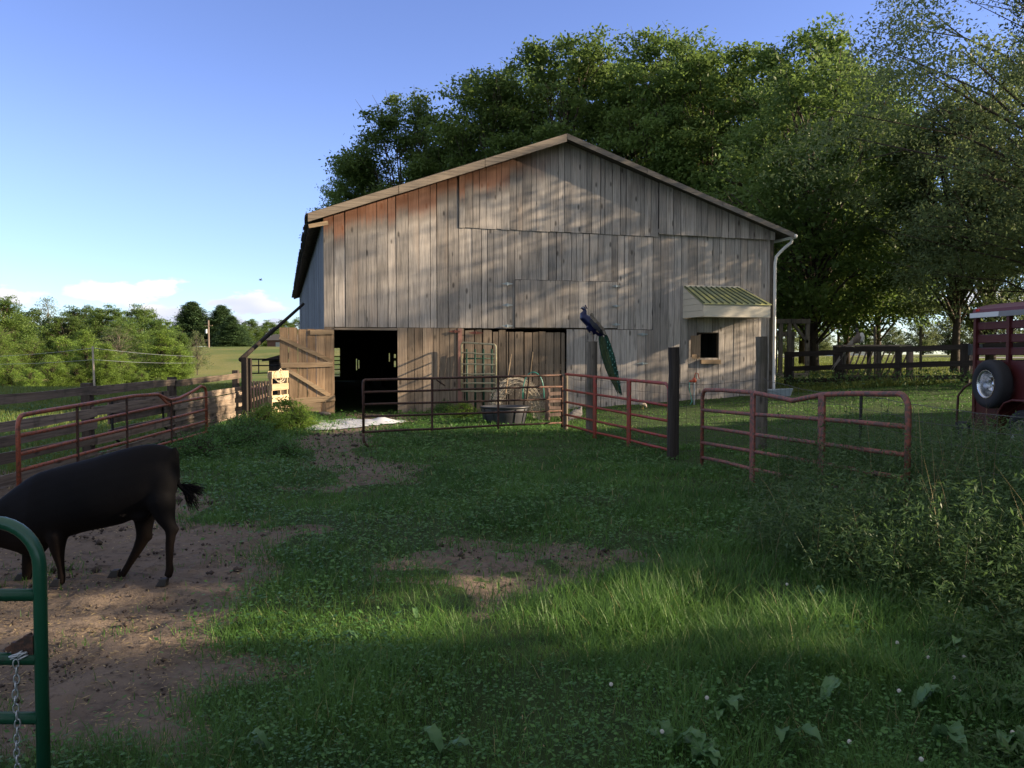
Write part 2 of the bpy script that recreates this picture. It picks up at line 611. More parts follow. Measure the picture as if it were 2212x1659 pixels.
def inside(px, py, poly):
    r = np.zeros(px.shape, dtype=bool)
    n = len(poly)
    for i in range(n):
        x1, y1 = poly[i]
        x2, y2 = poly[(i + 1) % n]
        c = ((y1 > py) != (y2 > py))
        xi = (x2 - x1) * (py - y1) / (y2 - y1 + 1e-12) + x1
        r ^= c & (px < xi)
    return r


YARD = poly_world([(-900, 1040), (-300, 1010), (385, 1015), (480, 1095), (450, 1125), (545, 1125), (655, 1165), (600, 1235), (555, 1325),
                   (490, 1360), (640, 1420), (700, 1450), (470, 1480), (440, 1560), (500, 1625), (420, 1700), (300, 1640),
                   (-900, 1650)])
PATH = poly_world([(655, 955), (690, 925), (740, 905), (730, 893), (860, 893), (880, 912), (800, 930), (770, 975), (935, 1010), (900, 1045),
                   (770, 1050), (690, 1062), (670, 1020)])
PATCH = poly_world([(840, 1220), (930, 1160), (1100, 1165), (1400, 1185), (1430, 1205), (1330, 1260), (1130, 1265), (1110, 1345),
                    (1060, 1340), (1060, 1290), (870, 1275)])


def dirt(x, y):
    x = np.asarray(x, dtype=float)
    y = np.asarray(y, dtype=float)
    jx = (fbm(x, y, 1.3, 21) - .5) * 1.3 * np.clip(y / 9, .4, 1.1)
    jy = (fbm(x, y, 1.3, 22) - .5) * 1.3 * np.clip(y / 9, .4, 1.1)
    d = inside(x + jx, y + jy, YARD) | inside(x + jx, y + jy, PATH)
    p2 = inside(x + jx, y + jy, PATCH) & (fbm(x, y, 2.6, 23) < .68)
    return d | p2


def soft_dirt(x, y, rng, s=.10):
    sc = s * np.clip(np.asarray(y) / 4, .7, 3)
    return dirt(x + rng.normal(0, 1, len(x)) * sc, y + rng.normal(0, 1, len(x)) * sc * 1.3)


# ------------------------------------------------------------------ ground
def build_ground():
    n = 420
    s = np.linspace(-1, 1, n)
    gx = np.sign(s) * (np.abs(s) * 9 + np.abs(s) ** 6 * 420)
    t = np.linspace(0, 1, n)
    gy = -1 + t * 26 + t ** 7 * 560
    gy = np.concatenate([np.array([-200, -60, -20, -8, -4, -2.]), gy])
    X, Y = np.meshgrid(gx, gy)
    Z = gz(X, Y)
    D = np.zeros_like(X)
    for k in range(9):
        ox, oy = (k % 3 - 1) * .06, (k // 3 - 1) * .06
        D += dirt(X + ox, Y + oy)
    D /= 9
    Z = Z - D * .012 + D * ((vnoise(X, Y, 5, 9) - .5) * .05 + (vnoise(X, Y, 11, 19) - .5) * .035) * (Y < 12)
    co = np.stack([X.ravel(), Y.ravel(), Z.ravel()], 1)
    h, w = X.shape
    i = np.arange(h - 1)[:, None] * w + np.arange(w - 1)[None, :]
    q = np.stack([i, i + 1, i + w + 1, i + w], -1).reshape(-1, 4)
    m, nt, b = new_mat('ground')
    at = nt.nodes.new('ShaderNodeAttribute')
    at.attribute_name = 'bare'
    P = nt.nodes.new('ShaderNodeNewGeometry').outputs['Position']
    n1 = noise(nt, P, 2.0, 6, 0.6)
    n2 = noise(nt, P, 16.0, 6, 0.7)
    n3 = noise(nt, P, 60.0, 4, 0.7)
    n4 = noise(nt, P, 5.5, 6, 0.65)
    soil = mixc(nt, n1, (0.115, 0.088, 0.07), (0.22, 0.172, 0.132))
    soil = mixc(nt, mnode(nt, 'MULTIPLY', smooth(nt, n4, 0.50, 0.68), 0.6), soil, (0.065, 0.051, 0.043))
    soil = mixc(nt, mnode(nt, 'MULTIPLY', smooth(nt, n2, 0.52, 0.66), 0.65), soil, (0.045, 0.033, 0.027))
    soil = mixc(nt, mnode(nt, 'MULTIPLY', smooth(nt, n3, 0.60, 0.70), 0.5), soil, (0.26, 0.21, 0.17))
    g1 = mixc(nt, n1, (0.02, 0.045, 0.014), (0.045, 0.085, 0.02))
    g1 = mixc(nt, mnode(nt, 'MULTIPLY', n2, 0.5), g1, (0.06, 0.06, 0.03))
    # mown pasture far away: dry yellow green
    sp = nt.nodes.new('ShaderNodeSeparateXYZ')
    nt.links.new(P, sp.inputs[0])
    far = smooth(nt, sp.outputs[1], 26, 50)
    nb = noise(nt, P, 0.06, 5, 0.6)
    past = mixc(nt, smooth(nt, nb, 0.4, 0.6), (0.095, 0.13, 0.03), (0.19, 0.18, 0.06))
    past = mixc(nt, mnode(nt, 'MULTIPLY', noise(nt, P, 0.7, 5, 0.7), 0.35), past, (0.06, 0.08, 0.02))
    g1 = mixc(nt, far, g1, past)
    f = mnode(nt, 'ADD', at.outputs['Fac'], mnode(nt, 'MULTIPLY', mnode(nt, 'SUBTRACT', n2, 0.5), 0.9))
    c = mixc(nt, smooth(nt, f, 0.35, 0.6), g1, soil)
    nt.links.new(c, b.inputs['Base Color'])
    b.inputs['Roughness'].default_value = 0.95
    b.inputs['Specular IOR Level'].default_value = 0.15
    bp = nt.nodes.new('ShaderNodeBump')
    bp.inputs['Strength'].default_value = 0.9
    bp.inputs['Distance'].default_value = 0.03
    vo = nt.nodes.new('ShaderNodeTexVoronoi')
    vo.feature = 'SMOOTH_F1'
    vo.inputs['Scale'].default_value = 6.5
    nt.links.new(P, vo.inputs['Vector'])
    pits = smooth(nt, vo.outputs['Distance'], 0.12, 0.34)
    hgt = mnode(nt, 'ADD', mnode(nt, 'MULTIPLY', n2, 1.0), mnode(nt, 'MULTIPLY', n3, 0.4))
    hgt = mnode(nt, 'ADD', hgt, mnode(nt, 'MULTIPLY', pits, mnode(nt, 'MULTIPLY', at.outputs['Fac'], 0.8)))
    nt.links.new(hgt, bp.inputs['Height'])
    nt.links.new(bp.outputs[0], b.inputs['Normal'])
    me = fast_mesh('ground', co, q, m, smooth_=True)
    a = me.attributes.new('bare', 'FLOAT', 'POINT')
    a.data.foreach_set('value', D.ravel().astype(np.float32))
    tag(link('ground', me), kind='structure')


build_ground()


# ------------------------------------------------------------------ grass
def blades(x, y, h, w, rng, lean=0.5, curl=0.5, seg=2):
    """curved grass blades: seg quads each"""
    n = len(x)
    z = gz(x, y)
    a = rng.uniform(0, 2 * np.pi, n)
    L = h * lean * rng.uniform(.2, 1.3, n)
    dx, dy = np.cos(a) * L, np.sin(a) * L
    b = a + np.pi / 2 + rng.uniform(-.6, .6, n)
    wx, wy = np.cos(b) * w / 2, np.sin(b) * w / 2
    rows = []
    for k in range(seg + 1):
        t = k / seg
        s = t ** (1 + curl)
        wid = (1 - t) ** .7 + .06
        cx, cy = x + dx * s, y + dy * s
        cz = z + h * (t - .22 * t * t * (L / np.maximum(h, 1e-4)) ** 2) - .01
        rows.append(np.stack([cx - wx * wid, cy - wy * wid, cz], 1))
        rows.append(np.stack([cx + wx * wid, cy + wy * wid, cz], 1))
    co = np.stack(rows, 1).reshape(-1, 3)
    base = np.arange(n)[:, None] * (2 * (seg + 1))
    q = []
    for k in range(seg):
        q.append(base + np.array([[2 * k, 2 * k + 1, 2 * k + 3, 2 * k + 2]]))
    q = np.stack(q, 1).reshape(-1, 4)
    return co, q


def leafquads(p, nrm_up, L, Wd, rng, droop=0.0, dirs=None):
    """diamond leaves centred at p; nrm_up 0..1 how much the faces look up"""
    n = len(p)
    a = rng.uniform(0, 2 * np.pi, n) if dirs is None else dirs
    el_ = rng.normal(0, 1, n) * (1 - nrm_up) * .9 - droop
    d = np.stack([np.cos(a) * np.cos(el_), np.sin(a) * np.cos(el_), np.sin(el_)], 1)
    up = np.stack([rng.normal(0, 1, n) * (1 - nrm_up), rng.normal(0, 1, n) * (1 - nrm_up), np.ones(n)], 1)
    s = np.cross(d, up)
    s /= np.linalg.norm(s, axis=1, keepdims=True) + 1e-9
    L = np.broadcast_to(L, n)[:, None]
    Wd = np.broadcast_to(Wd, n)[:, None]
    v0 = p - d * L * .5
    v2 = p + d * L * .5
    mid = p - d * L * .06
    v1 = mid + s * Wd * .5
    v3 = mid - s * Wd * .5
    co = np.stack([v0, v1, v2, v3], 1).reshape(-1, 3)
    q = (np.arange(n)[:, None] * 4 + np.arange(4)[None, :])
    return co, q


def scatter(n, rng, y0, y1, side=2.2, k=0.70):
    y = np.exp(rng.uniform(math.log(y0), math.log(y1), n))
    x = rng.uniform(-1, 1, n) * (k * y + side)
    return x, y


BARN_A = R(15.3)
BO = Vector((-4.92, 22.0, 0.0))
BU = Vector((math.cos(BARN_A), math.sin(BARN_A), 0))
BV = Vector((-math.sin(BARN_A), math.cos(BARN_A), 0))
BARN_W, BARN_L = 13.25, 31.0


def in_barn(x, y, pad=0.0):
    dx, dy = x - BO.x, y - BO.y
    u = dx * BU.x + dy * BU.y
    v = dx * BV.x + dy * BV.y
    return (u > -pad) & (u < BARN_W + pad) & (v > -pad) & (v < BARN_L + pad)


def lawn(x, y):
    """short mown strip between the wire fence and the barn"""
    return sst(y, 12.5, 14.5) * sst(x, 1.5, 3.0)


M['grass'] = mat_leaf('grass_blades', (0.014, 0.055, 0.010), (0.088, 0.185, 0.034), 0.36, 0.5, straw=(.30, .26, .12))
M['clover'] = mat_leaf('ground_cover_leaves', (0.018, 0.072, 0.015), (0.085, 0.19, 0.04), 0.3, 0.5)
M['weed'] = mat_leaf('weed_leaves', (0.020, 0.056, 0.016), (0.078, 0.135, 0.035), 0.35, 0.5)
M['dry'] = mat_leaf('dry_stalks', (0.16, 0.11, 0.05), (0.35, 0.27, 0.14), 0.2, 0.8)
M['field'] = mat_leaf('pasture_grass', (0.05, 0.09, 0.015), (0.15, 0.18, 0.04), 0.35, 0.6)


def build_grass():
    rng = np.random.default_rng(5)
    x, y = scatter(900000, rng, 1.7, 42)
    d = soft_dirt(x, y, rng)
    keep = ~in_barn(x, y) & (~d | ((rng.random(len(x)) < .01 + .10 * (fbm(x, y, 1.7, 29) > .64))))
    dens = fbm(x, y, 1.1, 31)
    thin = np.clip(.45 + (dens - .38) * 2.6, .15, 1)
    keep &= rng.random(len(x)) < thin
    x, y, d, dens = x[keep], y[keep], d[keep], dens[keep]
    tall = fbm(x, y, .9, 33)
    clump = sst(fbm(x, y, 2.4, 34), .42, .68)
    h = .03 + .06 * tall + .055 * clump + .06 * (rng.random(len(x)) ** 4)
    h *= np.where(y < 6.2, 1.15 + .45 * sst(x, -.5, 2), 1.0) * (1 - .55 * lawn(x, y))
    h *= rng.uniform(.55, 1.25, len(x))
    h = np.where(d, h * .5, h)
    w = .0042 * np.maximum(y / 3.6, .75) ** .85 * rng.uniform(.7, 1.4, len(x))
    h *= .88
    co, q = blades(x, y, h, w, rng, lean=.95)
    tone = np.clip(.45 + (fbm(x, y, 1.6, 35) - .5) * 2.2 + rng.normal(0, .22, len(x)), 0, .9)
    tone = np.where(rng.random(len(x)) < .022, 1.0, tone)
    tag(link('grass', fast_mesh('grass', co, q, M['grass'], np.repeat(tone, 2))), kind='stuff',
        label='green pasture grass growing all over the yard', cat='grass')
    # broad little leaves: clover, plantain
    x, y = scatter(250000, rng, 1.8, 30)
    leafy = fbm(x, y, .55, 41)
    low = sst(-x, -1.5, 1.0) * .22
    keep = ~in_barn(x, y) & (~soft_dirt(x, y, rng, .16)) & (rng.random(len(x)) < np.clip((leafy + low - .47) * 5, .02, .8)) & (lawn(x, y) < .5)
    x, y = x[keep], y[keep]
    z = gz(x, y)
    hgt = rng.uniform(.01, .11, len(x)) * (.4 + fbm(x, y, 1.5, 42))
    p = np.stack([x, y, z + hgt], 1)
    L = rng.uniform(.014, .034, len(x)) * np.maximum(y / 4.2, .85) ** .7
    co, q = leafquads(p, .72, L, L * rng.uniform(.45, .8, len(x)), rng)
    tone = np.clip(.4 + rng.normal(0, .25, len(x)), 0, 1)
    tag(link('ground_cover', fast_mesh('ground_cover', co, q, M['clover'], tone)), kind='stuff',
        label='low clover and plantain leaves among the grass', cat='ground cover')
    # straw and chaff lying on the bare soil
    x, y = scatter(90000, rng, 1.8, 24)
    keep = (dirt(x, y) | (rng.random(len(x)) < .05)) & ~in_barn(x, y)
    x, y = x[keep], y[keep]
    keep = rng.random(len(x)) < np.clip((fbm(x, y, 1.4, 51) - .38) * 2.2 + .8 * np.exp(-((y - 4.6) / .8) ** 2) * (x < -1), 0.04, 1)
    x, y = x[keep], y[keep]
    p = np.stack([x, y, gz(x, y) + rng.uniform(-.004, .012, len(x))], 1)
    L = rng.uniform(.008, .05, len(x)) ** 1.0
    co, q = leafquads(p, .88, L, np.minimum(L * .3, .007) * np.maximum(y / 4, 1), rng)
    tag(link('straw_litter', fast_mesh('straw_litter', co, q, M['dry'], rng.random(len(x)))), kind='stuff',
        label='dry straw and chaff scattered on the bare soil', cat='straw')
    # clods and dung crumbs
    x, y = scatter(42000, rng, 1.8, 22)
    keep = dirt(x, y) & ~in_barn(x, y) & (rng.random(len(x)) < np.clip((fbm(x, y, 1.9, 55) - .36) * 2.4, .05, 1))
    x, y = x[keep], y[keep]
    n = len(x)
    r = rng.uniform(.004, .016, n) * (1 + 1.2 * (rng.random(n) > .96)) * np.maximum(y / 6, .8)
    octv = np.array([[1, 0, 0], [0, 1, 0], [-1, 0, 0], [0, -1, 0], [0, 0, .8], [0, 0, -.8]])
    co = (octv[None] * r[:, None, None]) * rng.uniform(.6, 1.4, (n, 6, 1))
    ang = rng.uniform(0, 6.28, n)
    ca, sa = np.cos(ang)[:, None], np.sin(ang)[:, None]
    co = np.stack([co[..., 0] * ca - co[..., 1] * sa, co[..., 0] * sa + co[..., 1] * ca, co[..., 2]], -1)
    co += np.stack([x, y, gz(x, y) + r * .2 - .008], 1)[:, None, :]
    tri = np.array([[0, 1, 4], [1, 2, 4], [2, 3, 4], [3, 0, 4], [1, 0, 5], [2, 1, 5], [3, 2, 5], [0, 3, 5]])
    q = (np.arange(n)[:, None, None] * 6 + tri[None]).reshape(-1, 3)
    clod = mat_paint('clods', (0.055, 0.04, 0.033), 0.95, 0, .5, 12)
    tag(link('soil_clods', fast_mesh('soil_clods', co.reshape(-1, 3), q, clod)), kind='stuff',
        label='dark soil clods and dung crumbs on the bare yard', cat='clods')
    # pasture beyond the left board fence and beyond the dark right fence
    xs, ys = [], []
    for (xa, xb, ya, yb, k) in ((-30, -6.5, 9, 45, 120000), (8.5, 40, 26, 75, 120000)):
        xx = rng.uniform(xa, xb, k)
        yy = ya + (yb - ya) * rng.random(k) ** 1.4
        ok = (np.abs(xx) < .75 * yy + 2) & ~in_barn(xx, yy, .3)
        xs.append(xx[ok]); ys.append(yy[ok])
    x, y = np.concatenate(xs), np.concatenate(ys)
    h = rng.uniform(.08, .26, len(x)) * (.5 + fbm(x, y, .4, 61))
    co, q = blades(x, y, h, .02 * np.maximum(y / 20, .6), rng, lean=.5)
    tag(link('pasture_grass', fast_mesh('pasture_grass', co, q, M['field'], np.repeat(rng.random(len(x)), 2))), kind='stuff',
        label='taller sunlit pasture grass beyond the board fences', cat='grass')


build_grass()


# ------------------------------------------------------------------ barn
def B(px, py, p=0.0):
    """photo px -> (x along the front, z) on the barn's plane p metres in front of the wall"""
    o = BO - BV * p
    r = ray(px, py)
    c = Vector((0, 0, CAM_H))
    t = (o - c).dot(BV) / r.dot(BV)
    q = c + r * t
    return ((q - o).dot(BU), q.z)


barn = thing('barn', BO, BARN_A, 'large weathered grey timber barn with a gable front, open door and green awning', 'barn')
RO = .45                                                  # roof overhang at the front
pk = B(1225, 288, RO)
el_ = B(665, 460, RO)
er_ = B(1716, 503, RO)
W0, W1 = 0.0, B(1668, 700)[0]


def roofz(x):
    if x < pk[0]:
        return el_[1] + (x - el_[0]) / (pk[0] - el_[0]) * (pk[1] - el_[1])
    return pk[1] + (x - pk[0]) / (er_[0] - pk[0]) * (er_[1] - pk[1])


def boards(mb, x0, x1, zlo, zhi, yf, rng, width=0.25, th=0.024, holes=(), edges=(), gap=0.016, rag=0.0, along='x', yoff=0.0):
    """vertical boards on the front (along='x') or a side wall (along='y')"""
    fl = zlo if callable(zlo) else (lambda x: zlo)
    fh = zhi if callable(zhi) else (lambda x: zhi)
    xs = sorted({x0, x1, *[h[0] for h in holes], *[h[1] for h in holes], *edges})
    xs = [x for x in xs if x0 <= x <= x1]
    for a, b in zip(xs[:-1], xs[1:]):
        n = max(1, round((b - a) / width))
        cuts = [a + (b - a) * (i / n) + (rng.uniform(-.25, .25) * (b - a) / n if 0 < i < n else 0) for i in range(n + 1)]
        for c0, c1 in zip(cuts[:-1], cuts[1:]):
            mid = (c0 + c1) / 2
            spans = [(fl, fh)]
            segs = [(None, None)]
            hs_ = [h for h in holes if h[0] - 1e-4 <= mid <= h[1] + 1e-4]
            zl, zh = fl, fh
            rngs = []
            cur = zl
            for h in sorted(hs_, key=lambda k: k[2]):
                rngs.append((cur, (lambda x, v=h[2]: v)))
                cur = (lambda x, v=h[3]: v)
            rngs.append((cur, zh))
            tone = rng.random()
            j = rng.uniform(-.004, .006)
            g = gap * rng.uniform(.3, 1.5) / 2
            for lo, hi in rngs:
                lo0, lo1, hi0, hi1 = lo(c0), lo(c1), hi(c0), hi(c1)
                if hi0 - lo0 < .03 and hi1 - lo1 < .03:
                    continue
                r1 = rng.uniform(-rag, rag)
                y0_, y1_ = yf + j, yf + j + th
                xa, xb = c0 + g, c1 - g
                if along == 'x':
                    P = [(xa, y0_, lo0 + r1), (xb, y0_, lo1 + r1), (xb, y1_, lo1 + r1), (xa, y1_, lo0 + r1),
                         (xa, y0_, hi0), (xb, y0_, hi1), (xb, y1_, hi1), (xa, y1_, hi0)]
                else:
                    P = [(y1_, xa, lo0 + r1), (y1_, xb, lo1 + r1), (y0_, xb, lo1 + r1), (y0_, xa, lo0 + r1),
                         (y1_, xa, hi0), (y1_, xb, hi1), (y0_, xb, hi1), (y0_, xa, hi0)]
                uv = [(mid, roofz(p[0]) - p[2] - .2) for p in P] if along == 'x' else None
                mb.hexa(P, tone, uv)
    return mb


def build_barn():
    rng = random.Random(11)
    BX = lambda px, py=700, p=0.0: B(px, py, p)[0]
    BZ = lambda px, py, p=0.0: B(px, py, p)[1]
    top = lambda x: roofz(x) - .10
    zj = BZ(850, 707)                                            # joint over the doors
    xA = BX(992)
    xD = BX(1420)
    low = -.15
    dx0, dx1 = BX(722), BX(858)
    dtop = BZ(790, 713)
    # upper left tall boards
    mb = MB()
    boards(mb, W0, xA, zj, top, 0, rng, .27, rag=.004)
    # gable section above the horizontal joint
    zB = lambda x: BZ(992, 491) + (x - xA) / (xD - xA) * (BZ(1420, 512) - BZ(992, 491)) if x <= xD else BZ(1420, 512)
    boards(mb, xA, xD, zB, top, -.02, rng, .205, rag=.012)
    # middle section, with the loft door opening
    lx0, lx1 = BX(1112, 650), BX(1334, 650)
    lz0, lz1 = BZ(1220, 709), BZ(1220, 606)
    boards(mb, xA, BX(1410), zj, lambda x: zB(x) - .004, .006, rng, .2, holes=[(lx0, lx1, lz0, lz1)], rag=.003)
    mb.build('front_wall', M['barn'], barn, uv=True)
    # proud section top right
    mb = MB()
    zD = BZ(1540, 511)
    boards(mb, xD, W1 + .02, lambda x: zD - (x - xD) * .012, top, -.085, rng, .22, rag=.006)
    mb.box(xD, W1 + .02, -.06, .0, zD + .05, zD + .15, .3)
    o = mb.build('upper_cladding', M['barn'], barn, uv=True)
    # right section with the feed window
    wx0, wx1, wz0, wz1 = BX(1506), BX(1553), BZ(1530, 773), BZ(1530, 718)
    mb = MB()
    boards(mb, BX(1410) + .002, W1, low, lambda x: zD + .03, 0.002, rng, .235, holes=[(wx0, wx1, wz0, wz1)])
    o = mb.build('right_wall_boards', M['barn'], barn, uv=True)
    # lower left walls around the doorway
    mb = MB()
    boards(mb, W0, dx0, low, zj - .012, .004, rng, .24)
    mb.build('lower_wall', M['barn_lo'], barn, uv=True)
    mb = MB()
    boards(mb, dx1, BX(1003, 780), low, zj - .012, .002, rng, .225, rag=.02)
    o = mb.build('lower_wall', M['barn_lo'], barn, uv=True)
    # door header
    MB().box(dx0, dx1, -.02, .07, dtop, zj - .02, .6).build('door_header', M['barge'], barn)
    # stall doors: dark, battered, with gaps
    gx0, gx1 = BX(1003, 780), BX(1222, 780)
    mid = BX(1098, 780)
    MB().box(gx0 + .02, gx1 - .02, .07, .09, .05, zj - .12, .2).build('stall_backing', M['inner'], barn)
    for k, (a, b) in enumerate(((gx0 + .03, mid + .02), (mid + .035, gx1 - .0))):
        mb = MB()
        x = a
        while x < b - .05:
            w = min(rng.uniform(.15, .27), b - x)
            zt = zj - .05 - (rng.choice((0, 0, .02, .05)) if k == 0 else rng.choice((.03, .06, .05, .13)))
            if not (k and b - x < 1.0 and rng.random() < .0):
                mb.hexa([(x, .03, low + .1), (x + w - .02, .03, low + .1), (x + w - .02, .055, low + .1), (x, .055, low + .1),
                         (x, .03, zt), (x + w - .02, .03, zt - rng.uniform(-.02, .02)), (x + w - .02, .055, zt), (x, .055, zt)], rng.random() * .6)
            x += w + rng.uniform(0, .03)
        mb.build('stall_door', M['barn_lo'], barn)
    MB().box(gx1 - 1.15, gx1 - .05, .06, .09, 1.15, 1.32, .4).box(gx1 - 1.15, gx1 - .05, .06, .09, .7, .85, .7).build('stall_board', M['doorx'], barn)
    # red steel post between the doors
    rp = BX(993, 780)
    mb = MB().box(rp - .05, rp + .06, -.035, .0, low, zj - .02, .5)
    mb.build('door_post', mat_paint('pink_painted_post', (0.34, 0.17, 0.13), .6, 0, .3, 6), barn)
    # patched lower panel with hinges
    hx0, hx1 = BX(1223, 780), BX(1411, 780)
    hz = BZ(1300, 712)
    mb = MB()
    boards(mb, hx0, hx1, low, hz, -.028, rng, .26)
    pan = mb.build('lower_panel', M['barn'], barn, uv=True)
    MB().box(gx0, BX(1404, 780), -.005, .04, hz + .01, zj - .004, .1).build('header_beam', M['barge'], barn)

    def hinge(px, py, mat, parent=barn, w=.30, h=.085, yy=-.06):
        x, z = B(px, py, .05)
        mb_ = MB()
        for s in (-1, 1):
            mb_.hexa([(x, yy, z - h / 2), (x + s * w / 2, yy, z - .008), (x + s * w / 2, yy + .012, z - .008), (x, yy + .012, z - h / 2),
                      (x, yy, z + h / 2), (x + s * w / 2, yy, z + .008), (x + s * w / 2, yy + .012, z + .008), (x, yy + .012, z + h / 2)])
        mb_.tube([(x, yy - .008, z - h / 2), (x, yy - .008, z + h / 2)], .012, 6)
        mb_.build('hinge', mat, parent)
    # loft door
    mb = MB()
    boards(mb, lx0 + .008, lx1 - .008, lz0 + .012, lz1 - .01, -.012, rng, .23)
    ld = mb.build('loft_door', M['barn'], barn, uv=True)
    for py in (613, 659, 704):
        hinge(1096, py, M['hinge'], ld)
    for py in (618, 661, 701):
        hinge(1331, py, M['hinge'], ld, w=.26, h=.07)
    for py in (722, 785):
        hinge(1388, py, M['hinge'], pan, w=.34, h=.08)
    hinge(982, 716, M['rhinge'])
    hinge(1028, 719, M['rhinge'], w=.4)
    # feed window: frame, hopper shutter, sill
    MB().box(wx0 - .02, wx0 + .03, .03, .10, wz0, wz1, .3).box(wx1 - .03, wx1 + .02, .03, .10, wz0, wz1, .3).box(
        wx0, wx1, .03, .10, wz1 - .03, wz1 + .01, .4).build('window_frame', M['inner'], barn)
    mb = MB()
    a0, b0 = BX(1495, 745, .1), wx0 + .02
    for i in range(3):
        z0, z1 = wz0 + .02, wz1 - .10
        xx = a0 + (b0 - a0) * i / 3
        xb = a0 + (b0 - a0) * (i + 1) / 3
        yy = -.03 - .05 * i
        mb.hexa([(xx, yy, z0), (xb, yy - .05, z0), (xb, yy - .03, z0), (xx, yy + .02, z0),
                 (xx, yy, z1 - .1 + .05 * i), (xb, yy - .05, z1 - .05 + .05 * i), (xb, yy - .03, z1), (xx, yy + .02, z1)], .4 + .2 * i)
    mb.box(a0 - .02, b0, -.15, -.12, wz0 - .02, wz0 + .10, .8)
    mb.build('shutter', M['doorw'], barn)
    MB().box(BX(1515, 782, .1), BX(1557, 782, .1), -.11, .0, BZ(1530, 786, .1), BZ(1530, 777, .1), .7).build('window_sill', M['doorx'], barn)
    # ---- roof
    for sname, (xa, za), (xb, zb) in (('l', el_, pk), ('r', pk, er_)):
        mb = MB()
        t = .10
        y0, y1 = -RO, BARN_L + .4
        ns = 14 if sname == 'l' else 1
        mb.hexa([(xa, y0, za - t), (xb, y0, zb - t), (xb, y1, zb - t), (xa, y1, za - t),
                 (xa, y0, za), (xb, y0, zb), (xb, y1, zb), (xa, y1, za)])
        if sname == 'l':          # ragged shingle edge over the left eave
            y = y0
            r2 = random.Random(5)
            while y < y1:
                w = r2.uniform(.15, .35)
                d = r2.uniform(.02, .07)
                mb.box(xa - d, xa + .1, y, y + w - .01, za - t * .7, za - .005)
                y += w
        rf = mb.build('roof', M['roof'], barn)
        # barge boards
        mb = MB()
        h = .215 if sname == 'l' else .15
        n = 3
        for i in range(n):
            p0, p1 = i / n, (i + 1) / n - .002
            X0, X1 = xa + (xb - xa) * p0, xa + (xb - xa) * p1
            Z0, Z1 = za + (zb - za) * p0, za + (zb - za) * p1
            dz = -.01 - .006 * (i % 2)
            mb.hexa([(X0, y0 - .03, Z0 - h + dz), (X1, y0 - .03, Z1 - h + dz), (X1, y0 - .003, Z1 - h + dz), (X0, y0 - .003, Z0 - h + dz),
                     (X0, y0 - .03, Z0 + dz), (X1, y0 - .03, Z1 + dz), (X1, y0 - .003, Z1 + dz), (X0, y0 - .003, Z0 + dz)], .3 + .25 * i)
        mb.build('barge_board', M['barge'] if sname == 'l' else mat_wood('grey_barge', (0.20, .18, .16), (.09, .08, .07), 'x', knots=False), rf)
    # rafter end stub under the left eave
    MB().bar((el_[0] + .02, -RO + .05, el_[1] - .33), (el_[0] + .5, -RO + .05, el_[1] - .22), .05, .1, .9).build('rafter_tail', M['doorx'], barn)
    # eave rafters under the left overhang
    y = .4
    while y < BARN_L:
        MB().bar((el_[0] + .05, y, el_[1] - .17), (.0, y, roofz(0) - .19), .05, .12, .2).build('rafter', M['inner'], barn)
        y += .62
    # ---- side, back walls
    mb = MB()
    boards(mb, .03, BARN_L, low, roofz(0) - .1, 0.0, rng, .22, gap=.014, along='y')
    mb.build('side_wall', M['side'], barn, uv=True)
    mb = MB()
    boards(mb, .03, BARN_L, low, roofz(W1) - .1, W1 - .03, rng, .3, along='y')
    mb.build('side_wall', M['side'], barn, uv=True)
    # back wall; the doorway at its far left shows the pasture
    def BL(px, py):
        o = BO + BV * BARN_L
        r = ray(px, py)
        t = (o - Vector((0, 0, CAM_H))).dot(BV) / r.dot(BV)
        q = Vector((0, 0, CAM_H)) + r * t
        return (q - o).dot(BU), q.z
    hx = [BL(700, 760)[0], BL(734, 760)[0]]
    holes = [(hx[0], hx[1], .2, BL(720, 752)[1])]
    for a, b, za, zb in ((769, 771, 775, 800), (774, 776, 778, 796), (824, 829, 762, 784), (840, 842, 763, 781), (851, 855, 765, 795), (800, 801, 760, 790)):
        holes.append((BL(a, 770)[0], BL(b, 770)[0], BL(a, zb)[1], BL(a, za)[1]))
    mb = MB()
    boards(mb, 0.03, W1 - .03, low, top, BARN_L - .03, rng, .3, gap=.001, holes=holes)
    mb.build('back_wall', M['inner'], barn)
    mb = MB()
    for z in (.35, .65, .95, 1.2, 1.45):
        mb.tube([(hx[0] - .1, BARN_L - .1, z), (hx[1] + .2, BARN_L - .1, z)], .035, 6)
    mb.tube([((hx[0] + hx[1]) / 2 + .5, BARN_L - .1, 0), ((hx[0] + hx[1]) / 2 + .5, BARN_L - .1, 1.5)], .035, 6)
    mb.build('back_gate', M['blacks'], barn)
    mb = MB()
    for yy in (6, 12, 18, 24):
        for xx in (.35, 3.6, 6.8, 10):
            mb.box(xx - .08, xx + .08, yy - .08, yy + .08, low, min(4.2, roofz(xx) - .3), rng.random())
        mb.box(.1, W1 - .1, yy - .06, yy + .06, 2.6, 2.8, .3)
    for yy in (9, 15):
        for z in (.5, .9, 1.3):
            mb.box(3.7, 10, yy - .02, yy + .02, z, z + .13, rng.random())
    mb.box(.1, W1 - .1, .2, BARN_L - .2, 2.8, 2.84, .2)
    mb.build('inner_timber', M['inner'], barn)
    # ---- awning over the feed window
    AP = 1.25
    ax0 = BX(1475, 680)
    ax1 = BX(1664, 683, AP)
    zt = BZ(1475, 621)
    zo = BZ(1520, 657, AP)
    zb = BZ(1520, 684, AP)
    mb = MB()
    mb.box(ax0, ax1 - .0, -AP, -AP + .03, zb, zo, .5)                       # fascia
    mb.box(ax0 + .03, ax1 - .03, -AP + .03, -.05, zb + .03, zb + .045, .3)     # soffit
